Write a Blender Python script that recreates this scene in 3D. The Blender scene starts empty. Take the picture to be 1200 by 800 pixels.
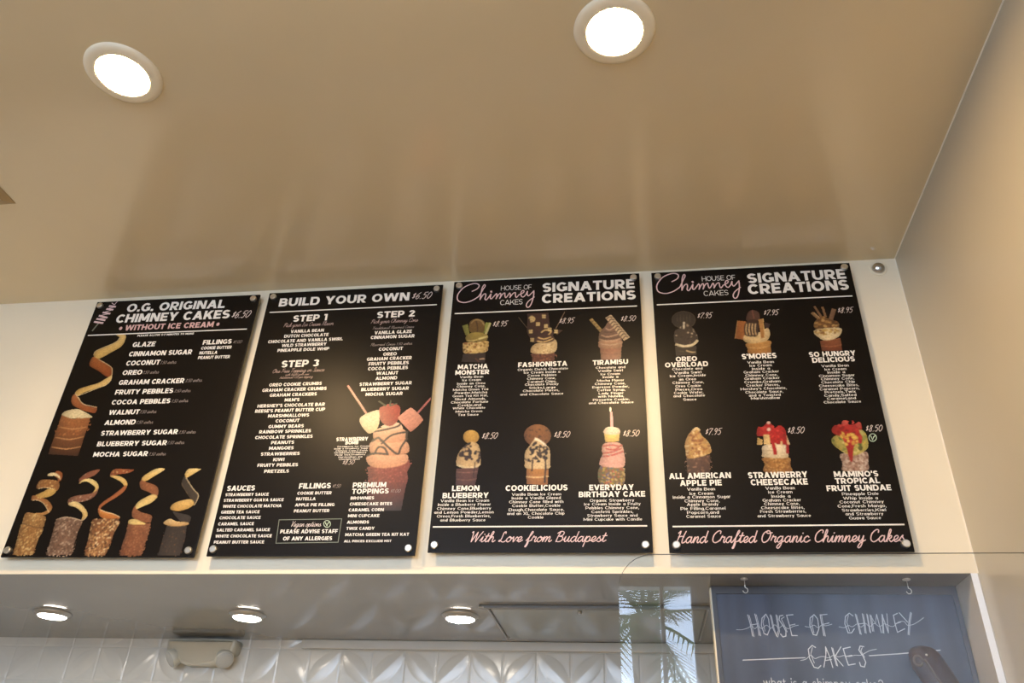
import bpy, bmesh, math, random
import numpy as np
from mathutils import Matrix, Vector

# ------------------------------------------------------------------ camera, light, exposure
SC = bpy.context.scene
COL = SC.collection
Z0 = 2.216                      # menu boards' lower edge above the floor; heights below are given from it
SC.view_settings.view_transform = 'Standard'
SC.view_settings.look = 'None'
SC.view_settings.exposure = 0.27
SC.view_settings.gamma = 1.0
SC.view_settings.use_curve_mapping = False
SC.cycles.use_denoising = True
SC.cycles.max_bounces = 10
SC.cycles.diffuse_bounces = 5
SC.cycles.transparent_max_bounces = 12
SC.cycles.sample_clamp_indirect = 6.0
SC.cycles.caustics_reflective = False

cam = bpy.data.objects.new('camera', bpy.data.cameras.new('camera'))
COL.objects.link(cam)
SC.camera = cam
cam.data.sensor_width = 36.0
cam.data.lens = 950.55 / 1200.0 * 36.0
cam.data.clip_start = 0.02
R3 = Matrix(((0.9898, 0.1369, 0.0387), (-0.0399, 0.5285, -0.8480), (-0.1365, 0.8378, 0.5286))).transposed()
M4 = (R3 @ Matrix(((1, 0, 0), (0, -1, 0), (0, 0, -1)))).to_quaternion().to_matrix().to_4x4()
M4.translation = Vector((1.8469, -2.1640, -0.6659 + Z0))
cam.matrix_world = M4

SKY = 10.0
CEIL_LAMP = 430.0
SOFFIT_LAMP = 42.0
LAMP_COLOUR = (1.0, 0.68, 0.34)
SUN = 4.0

world = bpy.data.worlds.new('sky')
SC.world = world
world.use_nodes = True
nt = world.node_tree
bg = nt.nodes['Background']
tc = nt.nodes.new('ShaderNodeTexCoord')
sp = nt.nodes.new('ShaderNodeSeparateXYZ')
rp = nt.nodes.new('ShaderNodeValToRGB')
nt.links.new(tc.outputs['Generated'], sp.inputs[0])
nt.links.new(sp.outputs[2], rp.inputs[0])
rp.color_ramp.elements[0].color = (0.66, 0.80, 1.0, 1)
rp.color_ramp.elements[1].color = (0.30, 0.52, 0.95, 1)
rp.color_ramp.elements[0].position = 0.0
nt.links.new(rp.outputs[0], bg.inputs[0])
bg.inputs[1].default_value = SKY

sun = bpy.data.objects.new('sun', bpy.data.lights.new('sun', 'SUN'))
sun.data.energy = SUN
sun.data.angle = 0.01
sun.data.color = (1.0, 0.93, 0.82)
COL.objects.link(sun)
sun.rotation_euler = Vector((0.25, -0.62, -0.74)).to_track_quat('-Z', 'Y').to_euler()
sun.location = (0, 0, 12)

portal = bpy.data.objects.new('window_portal', bpy.data.lights.new('window_portal', 'AREA'))
portal.data.shape = 'RECTANGLE'
portal.data.size = 3.3
portal.data.size_y = 2.0
portal.data.cycles.is_portal = True
portal.location = (.63, -4.56, Z0 - 0.13)
portal.rotation_euler = Vector((0, 1, 0)).to_track_quat('-Z', 'Z').to_euler()
COL.objects.link(portal)


# ------------------------------------------------------------------ helpers
def lin(c):
    return tuple(((v / 255) / 12.92 if v / 255 <= 0.04045 else ((v / 255 + 0.055) / 1.055) ** 2.4) for v in c)


def mat(name, col, rough=0.5, metal=0.0, spec=0.5, coat=0.0, noise=0.0, nscale=6.0, bump=0.0, bscale=40.0, stretch=(1, 1, 1), detail=5):
    m = bpy.data.materials.new(name)
    m.use_nodes = True
    n = m.node_tree
    b = n.nodes['Principled BSDF']
    b.inputs['Base Color'].default_value = (*col, 1)
    b.inputs['Roughness'].default_value = rough
    b.inputs['Metallic'].default_value = metal
    b.inputs['Specular IOR Level'].default_value = spec
    b.inputs['Coat Weight'].default_value = coat
    b.inputs['Coat Roughness'].default_value = 0.08
    if noise or bump:
        t = n.nodes.new('ShaderNodeTexCoord')
        mp = n.nodes.new('ShaderNodeMapping')
        mp.inputs['Scale'].default_value = stretch
        n.links.new(t.outputs['Object'], mp.inputs[0])
    if noise:
        x = n.nodes.new('ShaderNodeTexNoise')
        x.inputs['Scale'].default_value = nscale
        x.inputs['Detail'].default_value = detail
        n.links.new(mp.outputs[0], x.inputs['Vector'])
        r = n.nodes.new('ShaderNodeValToRGB')
        r.color_ramp.elements[0].position = 0.3
        r.color_ramp.elements[1].position = 0.7
        r.color_ramp.elements[0].color = (*[v * (1 - noise) for v in col], 1)
        r.color_ramp.elements[1].color = (*[min(1, v * (1 + noise)) for v in col], 1)
        n.links.new(x.outputs[0], r.inputs[0])
        n.links.new(r.outputs[0], b.inputs['Base Color'])
    if bump:
        x = n.nodes.new('ShaderNodeTexNoise')
        x.inputs['Scale'].default_value = bscale
        x.inputs['Detail'].default_value = 3
        n.links.new(mp.outputs[0], x.inputs['Vector'])
        u = n.nodes.new('ShaderNodeBump')
        u.inputs['Strength'].default_value = bump
        u.inputs['Distance'].default_value = 0.002
        n.links.new(x.outputs[0], u.inputs['Height'])
        n.links.new(u.outputs[0], b.inputs['Normal'])
    return m


def emit(name, col, strength):
    m = bpy.data.materials.new(name)
    m.use_nodes = True
    b = m.node_tree.nodes['Principled BSDF']
    b.inputs['Base Color'].default_value = (0.8, 0.8, 0.8, 1)
    b.inputs['Emission Color'].default_value = (*col, 1)
    b.inputs['Emission Strength'].default_value = strength
    return m


def link(name, me, m, parent=None, smooth=False):
    o = bpy.data.objects.new(name, me)
    COL.objects.link(o)
    for k in (m if isinstance(m, (list, tuple)) else [m]):
        me.materials.append(k)
    if smooth:
        for p in me.polygons:
            p.use_smooth = True
    if parent:
        o.parent = parent
    return o


def obj(name, bm, m, parent=None, smooth=False):
    me = bpy.data.meshes.new(name)
    bmesh.ops.recalc_face_normals(bm, faces=bm.faces[:])
    bm.to_mesh(me)
    bm.free()
    return link(name, me, m, parent, smooth)


def thing(name, label, cat, loc, group=None):
    o = bpy.data.objects.new(name, None)
    o.empty_display_size = 0.05
    COL.objects.link(o)
    o.location = (loc[0], loc[1], loc[2] + Z0)
    o['label'] = label
    o['category'] = cat
    if group:
        o['group'] = group
    return o


def tag(o, label, cat, group=None):
    o['label'] = label
    o['category'] = cat
    if group:
        o['group'] = group
    return o


def struct(o):
    o['kind'] = 'structure'
    return o


def add_box(bm, x0, x1, y0, y1, z0, z1, bevel=0.0):
    r = bmesh.ops.create_cube(bm, size=1)
    for v in r['verts']:
        v.co = ((x0 + x1) / 2 + v.co.x * (x1 - x0), (y0 + y1) / 2 + v.co.y * (y1 - y0), (z0 + z1) / 2 + v.co.z * (z1 - z0))
    if bevel:
        es = list({e for v in r['verts'] for e in v.link_edges})
        bmesh.ops.bevel(bm, geom=es, offset=bevel, segments=2, affect='EDGES', profile=0.6)


def box(x0, x1, y0, y1, z0, z1, bevel=0.0):
    bm = bmesh.new()
    add_box(bm, x0, x1, y0, y1, z0, z1, bevel)
    return bm


def slab(name, m, x0, x1, y0, y1, z0, z1):
    return struct(obj(name, box(x0, x1, y0, y1, z0 + Z0, z1 + Z0), m))


def add_lathe(bm, prof, n=40, mtx=None):
    """profile of (radius, height) turned about local z"""
    rings = []
    for r, z in prof:
        if r < 1e-6:
            rings.append([bm.verts.new((0, 0, z))])
        else:
            rings.append([bm.verts.new((r * math.cos(2 * math.pi * k / n), r * math.sin(2 * math.pi * k / n), z)) for k in range(n)])
    for a, b in zip(rings[:-1], rings[1:]):
        for k in range(n):
            q = [a[k % len(a)], a[(k + 1) % len(a)], b[(k + 1) % len(b)], b[k % len(b)]]
            u = []
            for v in q:
                if v not in u:
                    u.append(v)
            if len(u) > 2:
                try:
                    bm.faces.new(u)
                except ValueError:
                    pass
    if mtx is not None:
        bmesh.ops.transform(bm, matrix=mtx, verts=[v for r in rings for v in r])


def lathe(prof, n=40, mtx=None):
    bm = bmesh.new()
    add_lathe(bm, prof, n, mtx)
    return bm


def add_tube(bm, pts, rad, n=10):
    pts = [Vector(p) for p in pts]
    rads = rad if isinstance(rad, (list, tuple)) else [rad] * len(pts)
    prev = None
    rings = []
    for i, p in enumerate(pts):
        d = (pts[min(i + 1, len(pts) - 1)] - pts[max(i - 1, 0)]).normalized()
        a = Vector((0, 0, 1)) if abs(d.z) < 0.9 else Vector((1, 0, 0))
        u = d.cross(a).normalized() if prev is None else (prev - d * prev.dot(d)).normalized()
        prev = u
        w = d.cross(u)
        rings.append([bm.verts.new(p + (u * math.cos(2 * math.pi * k / n) + w * math.sin(2 * math.pi * k / n)) * rads[i]) for k in range(n)])
    for a, b in zip(rings[:-1], rings[1:]):
        for k in range(n):
            bm.faces.new((a[k], a[(k + 1) % n], b[(k + 1) % n], b[k]))
    bm.faces.new(rings[0])
    bm.faces.new(rings[-1])


def tube(pts, rad, n=10):
    bm = bmesh.new()
    add_tube(bm, pts, rad, n)
    return bm


def add_prism(bm, pts, y0, y1):
    """outline in the xz plane given thickness along y"""
    a = [bm.verts.new((x, y0, z)) for x, z in pts]
    b = [bm.verts.new((x, y1, z)) for x, z in pts]
    bm.faces.new(a)
    bm.faces.new(b)
    for k in range(len(pts)):
        j = (k + 1) % len(pts)
        bm.faces.new((a[k], a[j], b[j], b[k]))


def cat_rom(pts, closed=False, seg=6):
    P = [np.array(p, float) for p in pts]
    n = len(P)
    if n < 3:
        return [tuple(p) for p in P]
    out = []
    for i in range(n if closed else n - 1):
        if closed:
            a, b, c, d = P[i - 1], P[i], P[(i + 1) % n], P[(i + 2) % n]
        else:
            a, b, c, d = P[max(i - 1, 0)], P[i], P[i + 1], P[min(i + 2, n - 1)]
        for k in range(seg):
            t = k / seg
            out.append(tuple(0.5 * (2 * b + (c - a) * t + (2 * a - 5 * b + 4 * c - d) * t * t + (3 * b - a - 3 * c + d) * t ** 3)))
    if not closed:
        out.append(tuple(P[-1]))
    return out


# ------------------------------------------------------------------ materials
M = {}
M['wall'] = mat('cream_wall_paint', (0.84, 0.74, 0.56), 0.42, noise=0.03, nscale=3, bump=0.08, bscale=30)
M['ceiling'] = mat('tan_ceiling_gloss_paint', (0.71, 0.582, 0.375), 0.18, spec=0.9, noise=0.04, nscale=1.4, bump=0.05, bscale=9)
M['wall_shaded'] = mat('shaded_wall_gloss_paint', (0.48, 0.435, 0.345), 0.3, spec=0.6, noise=0.03, nscale=2, bump=0.05, bscale=9)  # wall paint darkened, the right wall's dimmer light put into its colour
M['soffit'] = mat('grey_soffit_gloss_paint', (0.22, 0.21, 0.193), 0.10, spec=0.9, noise=0.03, nscale=4, bump=0.03, bscale=7)
M['tile'] = mat('pressed_white_tile', (0.56, 0.53, 0.47), 0.2, spec=0.6, noise=0.04, nscale=9)
M['floor'] = mat('warm_floor', (0.50, 0.42, 0.32), 0.5, noise=0.1, nscale=4)
M['panel'] = mat('black_acrylic', (0.0065, 0.0045, 0.003), 0.36, spec=0.15)
M['panel_back'] = mat('black_panel_edge', (0.006, 0.005, 0.004), 0.3)
M['steel'] = mat('brushed_steel', (0.80, 0.78, 0.73), 0.28, metal=1.0, bump=0.15, bscale=300)
M['chrome'] = mat('dull_chrome', (0.55, 0.53, 0.50), 0.22, metal=1.0)
M['white_trim'] = mat('white_lamp_trim', (0.86, 0.76, 0.58), 0.4)
M['nickel'] = mat('nickel_lamp_ring', (0.50, 0.48, 0.45), 0.35, metal=0.7)
M['lens_warm'] = emit('ceiling_lamp_lens', LAMP_COLOUR, CEIL_LAMP)
M['lens_soffit'] = emit('soffit_lamp_lens', (1.0, 0.90, 0.76), SOFFIT_LAMP)
M['plastic'] = mat('aged_cream_plastic', (0.52, 0.49, 0.40), 0.42)
M['clear_lens'] = mat('ribbed_clear_lens', (0.44, 0.43, 0.39), 0.25, spec=0.8, bump=0.8, bscale=180)
M['vent'] = mat('bronze_vent_metal', (0.36, 0.25, 0.12), 0.4, metal=0.4)
M['vent_dark'] = mat('vent_interior', (0.05, 0.04, 0.03), 0.7)
M['access'] = mat('green_grey_access_door', (0.24, 0.245, 0.21), 0.16, spec=0.7)
M['access_frame'] = mat('grey_access_frame', (0.20, 0.19, 0.175), 0.3)
M['daylight_white'] = mat('daylight_strip_white', (0.86, 0.88, 0.93), 0.4)
M['caulk'] = mat('pale_caulk', (0.86, 0.80, 0.68), 0.5)
M['slate'] = mat('smeared_slate', (0.056, 0.074, 0.125), 0.45, noise=0.35, nscale=4, stretch=(5, 1, 0.6), detail=1.5)
M['slate_frame'] = mat('slate_frame', (0.055, 0.062, 0.085), 0.4)
M['chalk'] = mat('white_chalk', (0.62, 0.64, 0.70), 0.9, spec=0.1)
M['brown'] = mat('dark_brown_leather', (0.030, 0.011, 0.007), 0.4, spec=0.2, coat=0.0, noise=0.2, nscale=30)
M['brown_light'] = mat('grey_brown_piping', (0.09, 0.07, 0.06), 0.35)
M['wood'] = mat('counter_wood', (0.30, 0.20, 0.12), 0.4, noise=0.2, nscale=8, stretch=(1, 8, 8))
M['white'] = mat('printed_white', (0.80, 0.77, 0.72), 0.3)
M['dim'] = mat('printed_dusty_pink_grey', (0.30, 0.25, 0.23), 0.35)
M['pink'] = mat('printed_pink', (0.66, 0.42, 0.40), 0.3)
M['pale_pink'] = mat('printed_faded_pink', (0.40, 0.29, 0.27), 0.35)
M['script_pink'] = mat('printed_script_pink', (0.70, 0.50, 0.50), 0.3)
M['price'] = mat('printed_price_white', (0.70, 0.60, 0.56), 0.3)
M['green'] = mat('printed_grey_green', (0.17, 0.19, 0.15), 0.35)
M['leaf_green'] = mat('printed_pale_green', (0.50, 0.62, 0.46), 0.35)
M['window_frame'] = mat('white_window_frame', (0.82, 0.82, 0.82), 0.4)
M['paving'] = mat('pale_paving', (0.42, 0.39, 0.35), 0.8, noise=0.1, nscale=2)
M['trunk'] = mat('palm_bark', (0.20, 0.14, 0.09), 0.8, noise=0.3, nscale=12)
M['frond'] = mat('palm_frond', (0.07, 0.12, 0.03), 0.6, noise=0.4, nscale=3)

m = bpy.data.materials.new('printed_photo')
m.use_nodes = True
a = m.node_tree.nodes.new('ShaderNodeAttribute')
a.attribute_name = 'print'
b = m.node_tree.nodes['Principled BSDF']
m.node_tree.links.new(a.outputs['Color'], b.inputs['Base Color'])
b.inputs['Roughness'].default_value = 0.3
M['photo'] = m


def glass_mat(name, tint, gloss_rough=0.0, boost=1.0):
    m = bpy.data.materials.new(name)
    m.use_nodes = True
    n = m.node_tree
    n.nodes.remove(n.nodes['Principled BSDF'])
    out = n.nodes['Material Output']
    tr = n.nodes.new('ShaderNodeBsdfTransparent')
    tr.inputs[0].default_value = (*tint, 1)
    gl = n.nodes.new('ShaderNodeBsdfGlossy')
    gl.inputs['Roughness'].default_value = gloss_rough
    fr = n.nodes.new('ShaderNodeFresnel')
    fr.inputs[0].default_value = 1.5
    mx = n.nodes.new('ShaderNodeMixShader')
    n.links.new(fr.outputs[0], mx.inputs[0])
    n.links.new(tr.outputs[0], mx.inputs[1])
    n.links.new(gl.outputs[0], mx.inputs[2])
    n.links.new(mx.outputs[0], out.inputs[0])
    return m


M['glass'] = glass_mat('clear_acrylic', (0.985, 0.985, 0.98))
M['glass_edge'] = mat('polished_acrylic_edge', (0.30, 0.27, 0.23), 0.2)

# ------------------------------------------------------------------ the room
XR, XO, ZC, ZS, YT = 2.7011, 2.6834, 0.9501, -0.0401, 0.86
XL, YB = -3.5, -4.5
slab('floor', M['floor'], XL - .1, XR + .1, YB - .1, YT + .1, -Z0 - .1, -Z0)
slab('ceiling', M['ceiling'], XL - .1, XR + .1, YB - .1, YT + .1, ZC, ZC + .1)
slab('wall_right', M['wall_shaded'], XR, XR + .1, YB - .1, YT + .1, -Z0, ZC)
slab('wall_left', M['wall'], XL - .1, XL, YB - .1, YT + .1, -Z0, ZC)
slab('wall_front', M['wall'], XL, XR, 0, .08, ZS, ZC)
M['pier'] = mat('grey_cream_gloss_paint', (0.52, 0.48, 0.41), 0.14, spec=0.8)
slab('wall_pier', M['pier'], XO, XR, 0, YT, -Z0, ZS)
slab('ceiling_soffit', M['soffit'], XL, XO, 0.0005, YT, ZS - .0005, ZS + .03)
slab('wall_kitchen', M['wall'], XL, XR, YT + .012, YT + .1, -Z0, ZC)
# wall behind the viewer, with its shop window
WX0, WX1, WZ0, WZ1 = -1.0, 2.268, -1.15, .885
bm = bmesh.new()
add_box(bm, XL, WX0, YB - .1, YB, -Z0 + Z0, ZC + Z0)
add_box(bm, WX1, XR, YB - .1, YB, 0, ZC + Z0)
add_box(bm, WX0, WX1, YB - .1, YB, 0, WZ0 + Z0)
add_box(bm, WX0, WX1, YB - .1, YB, WZ1 + Z0, ZC + Z0)
struct(obj('wall_back', bm, M['wall']))
bm = bmesh.new()
for x in (WX0 + .02, -.4, .85, 2.03, WX1 - .02):
    w = .02 if x not in (2.03,) else .014
    add_box(bm, x - w, x + w, YB - .09, YB + .01, WZ0 + Z0, WZ1 + Z0, .003)
add_box(bm, WX0, WX1, YB - .09, YB + .01, WZ0 + Z0, WZ0 + .05 + Z0)
struct(obj('window_1', bm, M['window_frame']))

# pressed tile splashback: raised four-petal pattern in squares
MOD = 0.1205


def tile_height(x, z):
    u = (x - 1.254) / MOD
    v = (z + 0.0725) / MOD
    h = np.zeros_like(u)
    best = np.zeros_like(u)
    lens = np.full_like(u, -1.0)
    for par in (0, 1):
        uc = np.round((u - par) / 2) * 2 + par
        vc = np.round((v - par - 1) / 2) * 2 + par + 1
        r = np.hypot(u - uc, v - vc)
        if par == 0:
            r0 = r
        else:
            r1 = r
    inside = np.minimum(1 - r0, 1 - r1)               # both positive only inside a petal
    petal = np.clip(inside, 0, None)
    outer = np.clip(np.maximum(1 - r0, 1 - r1), 0, 1)
    h += 0.0042 * np.sqrt(np.clip(petal / 0.293, 0, 1))
    h += 0.002 * (1 - np.sqrt(outer)) * (petal <= 0)
    g = np.minimum(np.abs(u - np.round(u)), np.abs(v - np.round(v))) * MOD
    return h - 0.0022 * np.exp(-(g / 0.0018) ** 2)


nx, nz = 1500, 110
gx = np.linspace(XL, XO, nx)
gx = np.concatenate([np.linspace(XL, -0.85, 120, endpoint=False), np.linspace(-0.85, XO, 1250)])
gz = np.linspace(-0.46, ZS, 160)
GX, GZ = np.meshgrid(gx, gz)
GY = YT - tile_height(GX, GZ)
vv = np.stack([GX, GY, GZ + Z0], -1).reshape(-1, 3)
r, c = len(gz), len(gx)
idx = np.arange(r * c).reshape(r, c)
ff = np.stack([idx[:-1, :-1], idx[:-1, 1:], idx[1:, 1:], idx[1:, :-1]], -1).reshape(-1, 4)
me = bpy.data.meshes.new('wall_tiles')
me.from_pydata(vv.tolist(), [], ff.tolist())
struct(link('wall_tiles', me, M['tile'], smooth=True))
slab('wall_tiles_lower', M['tile'], XL, XO, YT, YT + .011, -Z0, -0.46)
struct(obj('trim_1', box(.62, XO, YT - .022, YT, ZS - .032 + Z0, ZS - .0006 + Z0, .004), M['tile']))

struct(obj('pier_daylight_strip', box(XO - .0015, XR - .0035, -.0025, .0002, 0, ZS + Z0 - .0005, .0008), M['daylight_white']))  # added strip, daylight on the pier front put into its bluish white
struct(obj('trim_3', box(XR - .0028, XR + .001, YB, 0, ZC + Z0 - .0028, ZC + Z0 + .001, .001), M['caulk']))
struct(obj('trim_4', box(XR - .0022, XR + .001, -.0022, .001, ZS + Z0, ZC + Z0, .0008), M['caulk']))

# the street outside the window
struct(obj('ground', box(-14, 14, -22, YB - .1, -.12, -.02), M['paving']))

# ------------------------------------------------------------------ lettering: an upright block face and a brush script, built from strokes
class Ink:
    """flat strokes in the xz plane collected into one mesh (millimetres)"""
    def __init__(s):
        s.v, s.f = [], []

    def quad(s, q):
        n = len(s.v)
        s.v += [tuple(p) for p in q]
        s.f.append(tuple(range(n, n + len(q))))

    def ribbon(s, pts, w):
        P = [np.array(p, float) for p in pts]
        Q = [P[0]]
        for p in P[1:]:
            if np.hypot(*(p - Q[-1])) > 1e-4:
                Q.append(p)
        if len(Q) < 2:
            return
        L, R = [], []
        for i, p in enumerate(Q):
            a = (p - Q[i - 1]) if i else (Q[1] - p)
            b = (Q[i + 1] - p) if i < len(Q) - 1 else a
            a, b = a / np.hypot(*a), b / np.hypot(*b)
            t = a + b
            k = np.hypot(*t)
            t = a if k < 1e-3 else t / k
            n = np.array((-t[1], t[0]))
            sc = min(1.6, 1 / max(0.3, abs(float(n @ np.array((-a[1], a[0]))))))
            e = (-a if i == 0 else a if i == len(Q) - 1 else 0 * a) * w * 0.3
            L.append(p + e + n * w / 2 * sc)
            R.append(p + e - n * w / 2 * sc)
        n = len(s.v)
        for a, b in zip(L, R):
            s.v += [tuple(a), tuple(b)]
        for i in range(len(Q) - 1):
            k = n + 2 * i
            s.f.append((k, k + 2, k + 3, k + 1))

    def build(s, name, m, parent, y):
        me = bpy.data.meshes.new(name)
        V, F = [], []
        for i, f in enumerate(s.f):                       # every stroke a hair in front of the last, all facing the room
            p = [s.v[k] for k in f]
            if sum(p[k][0] * p[(k + 1) % len(p)][1] - p[(k + 1) % len(p)][0] * p[k][1] for k in range(len(p))) < 0:
                p.reverse()
            F.append(tuple(range(len(V), len(V) + len(p))))
            V += [(a / 1000, y - (i % 20) * 6e-6, b / 1000) for a, b in p]
        me.from_pydata(V, [], F)
        return link(name, me, m, parent)


def glyph(ch, w):
    """returns advance width and quads for one block letter, capital height 1"""
    t = 0.84 * w
    q = []

    def R(x0, y0, x1, y1):
        q.append(((x0, y0), (x1, y0), (x1, y1), (x0, y1)))

    def D(xb, yb, xt, yt, k=1.1):
        h = w * k / 2
        q.append(((xb - h, yb), (xb + h, yb), (xt + h, yt), (xt - h, yt)))

    def A(cx, cy, rx, ry, a0, a1):
        n = max(4, int(abs(a1 - a0) / 15))
        rx2, ry2 = max(rx - w, .02), max(ry - t, .02)
        for k in range(n):
            a, b = math.radians(a0 + (a1 - a0) * k / n), math.radians(a0 + (a1 - a0) * (k + 1) / n)
            q.append(((cx + rx * math.cos(a), cy + ry * math.sin(a)), (cx + rx * math.cos(b), cy + ry * math.sin(b)),
                      (cx + rx2 * math.cos(b), cy + ry2 * math.sin(b)), (cx + rx2 * math.cos(a), cy + ry2 * math.sin(a))))

    def bowl(y0, y1, W, x0=0.0):
        R(x0, y1 - t, W * .55, y1)
        R(x0, y0, W * .55, y0 + t)
        A(W * .55, (y0 + y1) / 2, W * .45, (y1 - y0) / 2, -90, 90)

    X = .72                      # x height
    k = .28                      # half width of round lower-case letters
    W = .8
    if ch == 'A':
        W = 1.0; D(w * .55, 0, W / 2, 1); D(W - w * .55, 0, W / 2, 1); R(.24 * W, .2, .76 * W, .2 + t)
    elif ch == 'B':
        W = .84; R(0, 0, w, 1); bowl(.5 - t / 2, 1, W * .95); bowl(0, .5 + t / 2, W)
    elif ch == 'C':
        W = .86; A(W * .55, .5, W * .55, .5, 42, 318)
    elif ch == 'D':
        W = .92; R(0, 0, w, 1); bowl(0, 1, W)
    elif ch == 'E':
        W = .72; R(0, 0, w, 1); R(w, 0, W, t); R(w, .5 - t / 2, W * .92, .5 + t / 2); R(w, 1 - t, W, 1)
    elif ch == 'F':
        W = .69; R(0, 0, w, 1); R(w, .44 - t / 2, W * .92, .44 + t / 2); R(w, 1 - t, W, 1)
    elif ch == 'G':
        W = .92; A(W * .52, .5, W * .52, .5, 42, 325); R(W - w, .1, W, .52); R(W * .58, .52 - t, W, .52)
    elif ch == 'H':
        W = .9; R(0, 0, w, 1); R(W - w, 0, W, 1); R(w, .5 - t / 2, W - w, .5 + t / 2)
    elif ch == 'I':
        W = w; R(0, 0, w, 1)
    elif ch == 'J':
        W = .66; R(W - w, .36, W, 1); A(W * .5, .36, W * .5, .36, 200, 360); R(.2, 1 - t, W, 1)
    elif ch == 'K':
        W = .88; R(0, 0, w, 1); D(w * .8, .3, W - w * .6, 1, 1.25); D(W - w * .55, 0, W * .45, .62, 1.25)
    elif ch == 'L':
        W = .68; R(0, 0, w, 1); R(w, 0, W, t)
    elif ch == 'M':
        W = 1.08; R(0, 0, w, 1); R(W - w, 0, W, 1); D(W / 2, .16, w * .6, 1, 1.1); D(W / 2, .16, W - w * .6, 1, 1.1)
    elif ch == 'N':
        W = .92; R(0, 0, w, 1); R(W - w, 0, W, 1); D(W - w * .6, 0, w * .6, 1, 1.2)
    elif ch == 'O':
        W = 1.0; A(W / 2, .5, W / 2, .5, 0, 360)
    elif ch == 'Q':
        W = 1.0; A(W / 2, .5, W / 2, .5, 0, 360); D(W * .9, -.08, W * .6, .3, 1.1)
    elif ch == 'P':
        W = .8; R(0, 0, w, 1); bowl(.3, 1, W)
    elif ch == 'R':
        W = .84; R(0, 0, w, 1); bowl(.3, 1, W * .97); D(W - w * .55, 0, W * .5, .36, 1.2)
    elif ch == 'S':
        W = .76; A(W / 2, .75 - t / 4, W / 2, .25 + t / 4, 28, 270); A(W / 2, .25 + t / 4, W / 2, .25 + t / 4, -152, 90)
    elif ch == 'T':
        W = .78; R(0, 1 - t, W, 1); R(W / 2 - w / 2, 0, W / 2 + w / 2, 1)
    elif ch == 'U':
        W = .9; R(0, .42, w, 1); R(W - w, .42, W, 1); A(W / 2, .42, W / 2, .42, 180, 360)
    elif ch == 'V':
        W = .98; D(W / 2, 0, w * .55, 1); D(W / 2, 0, W - w * .55, 1)
    elif ch == 'W':
        W = 1.46; D(W * .27, 0, w * .55, 1); D(W * .27, 0, W / 2, 1, .95); D(W * .73, 0, W / 2, 1, .95); D(W * .73, 0, W - w * .55, 1)
    elif ch == 'X':
        W = .92; D(w * .6, 0, W - w * .6, 1, 1.2); D(W - w * .6, 0, w * .6, 1, 1.2)
    elif ch == 'Y':
        W = .92; D(W / 2, .36, w * .55, 1, 1.15); D(W / 2, .36, W - w * .55, 1, 1.15); R(W / 2 - w / 2, 0, W / 2 + w / 2, .42)
    elif ch == 'Z':
        W = .78; R(0, 0, W, t); R(0, 1 - t, W, 1); D(w * .6, t * .9, W - w * .6, 1 - t * .9, 1.25)
    elif ch == '0':
        W = .8; A(W / 2, .5, W / 2, .5, 0, 360)
    elif ch == '1':
        W = .42; R(W - w, 0, W, 1); R(0, 1 - t, W, 1)
    elif ch == '2':
        W = .72; A(W / 2, .68, W / 2, .32, 0, 170); D(w * .7, t * .8, W - w * .55, .68, 1.2); R(0, 0, W, t)
    elif ch == '3':
        W = .74; A(W / 2, .74, W / 2 * .94, .26, -90, 160); A(W / 2, .28, W / 2, .28, -160, 90)
    elif ch == '5':
        W = .74; R(.06, 1 - t, W, 1); R(.06, .5, .06 + w, 1); A(W / 2, .32, W / 2, .32, -160, 120)
    elif ch == '7':
        W = .72; R(0, 1 - t, W, 1); D(W * .32, 0, W - w * .6, 1, 1.2)
    elif ch == '.':
        W = w; R(0, 0, w, w)
    elif ch == ',':
        W = w; D(w * .35, -.2, w * .6, w, .9)
    elif ch == "'":
        W = w; R(0, .64, w * .9, 1)
    elif ch == '-':
        W = .4; R(0, .4, W, .4 + t)
    elif ch == '&':
        W = .84; A(.36, .77, .26, .23, 0, 360); A(.36, .29, .36, .29, 60, 330); D(W - w * .5, 0, .26, .62, 1.1)
    elif ch == '*':
        W = .9; A(.45, .5, .45, .45, 0, 360); R(.2, .2, .7, .8)
    elif ch == '?':
        W = .6; A(W / 2, .72, W / 2, .28, -60, 170); R(W / 2 - w / 2, .25, W / 2 + w / 2, .5); R(W / 2 - w / 2, 0, W / 2 + w / 2, w)
    elif ch == 'a':
        W = .58; A(k, X / 2, k, X / 2, 0, 360); R(W - w, 0, W, X)
    elif ch == 'b':
        W = .6; A(W - k, X / 2, k, X / 2, 0, 360); R(0, 0, w, 1.04)
    elif ch == 'c':
        W = .5; A(k, X / 2, k, X / 2, 45, 315)
    elif ch == 'd':
        W = .6; A(k, X / 2, k, X / 2, 0, 360); R(W - w, 0, W, 1.04)
    elif ch == 'e':
        W = .57; A(k, X / 2, k, X / 2, 0, 315); R(w * .5, X / 2 - t / 2, 2 * k - w * .3, X / 2 + t / 2)
    elif ch == 'f':
        W = .4; R(.12, 0, .12 + w, .84); A(.12 + .24, .84, .24, .2, 60, 180); R(0, X - t, .38, X)
    elif ch == 'g':
        W = .58; A(k, X / 2, k, X / 2, 0, 360); R(W - w, -.06, W, X); A(W / 2, -.06, W / 2, .22, 205, 360)
    elif ch == 'h':
        W = .56; R(0, 0, w, 1.04); A(W / 2, X - .27, W / 2, .27, 0, 180); R(W - w, 0, W, X - .27)
    elif ch == 'i':
        W = w; R(0, 0, w, X); R(0, .86, w, 1.02)
    elif ch == 'j':
        W = w; R(0, -.15, w, X); R(0, .86, w, 1.02)
    elif ch == 'k':
        W = .54; R(0, 0, w, 1.04); D(w * .8, .22, W - w * .5, X, 1.2); D(W - w * .5, 0, W * .42, .46, 1.2)
    elif ch == 'l':
        W = w; R(0, 0, w, 1.04)
    elif ch == 'm':
        W = .92; R(0, 0, w, X)
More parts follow.
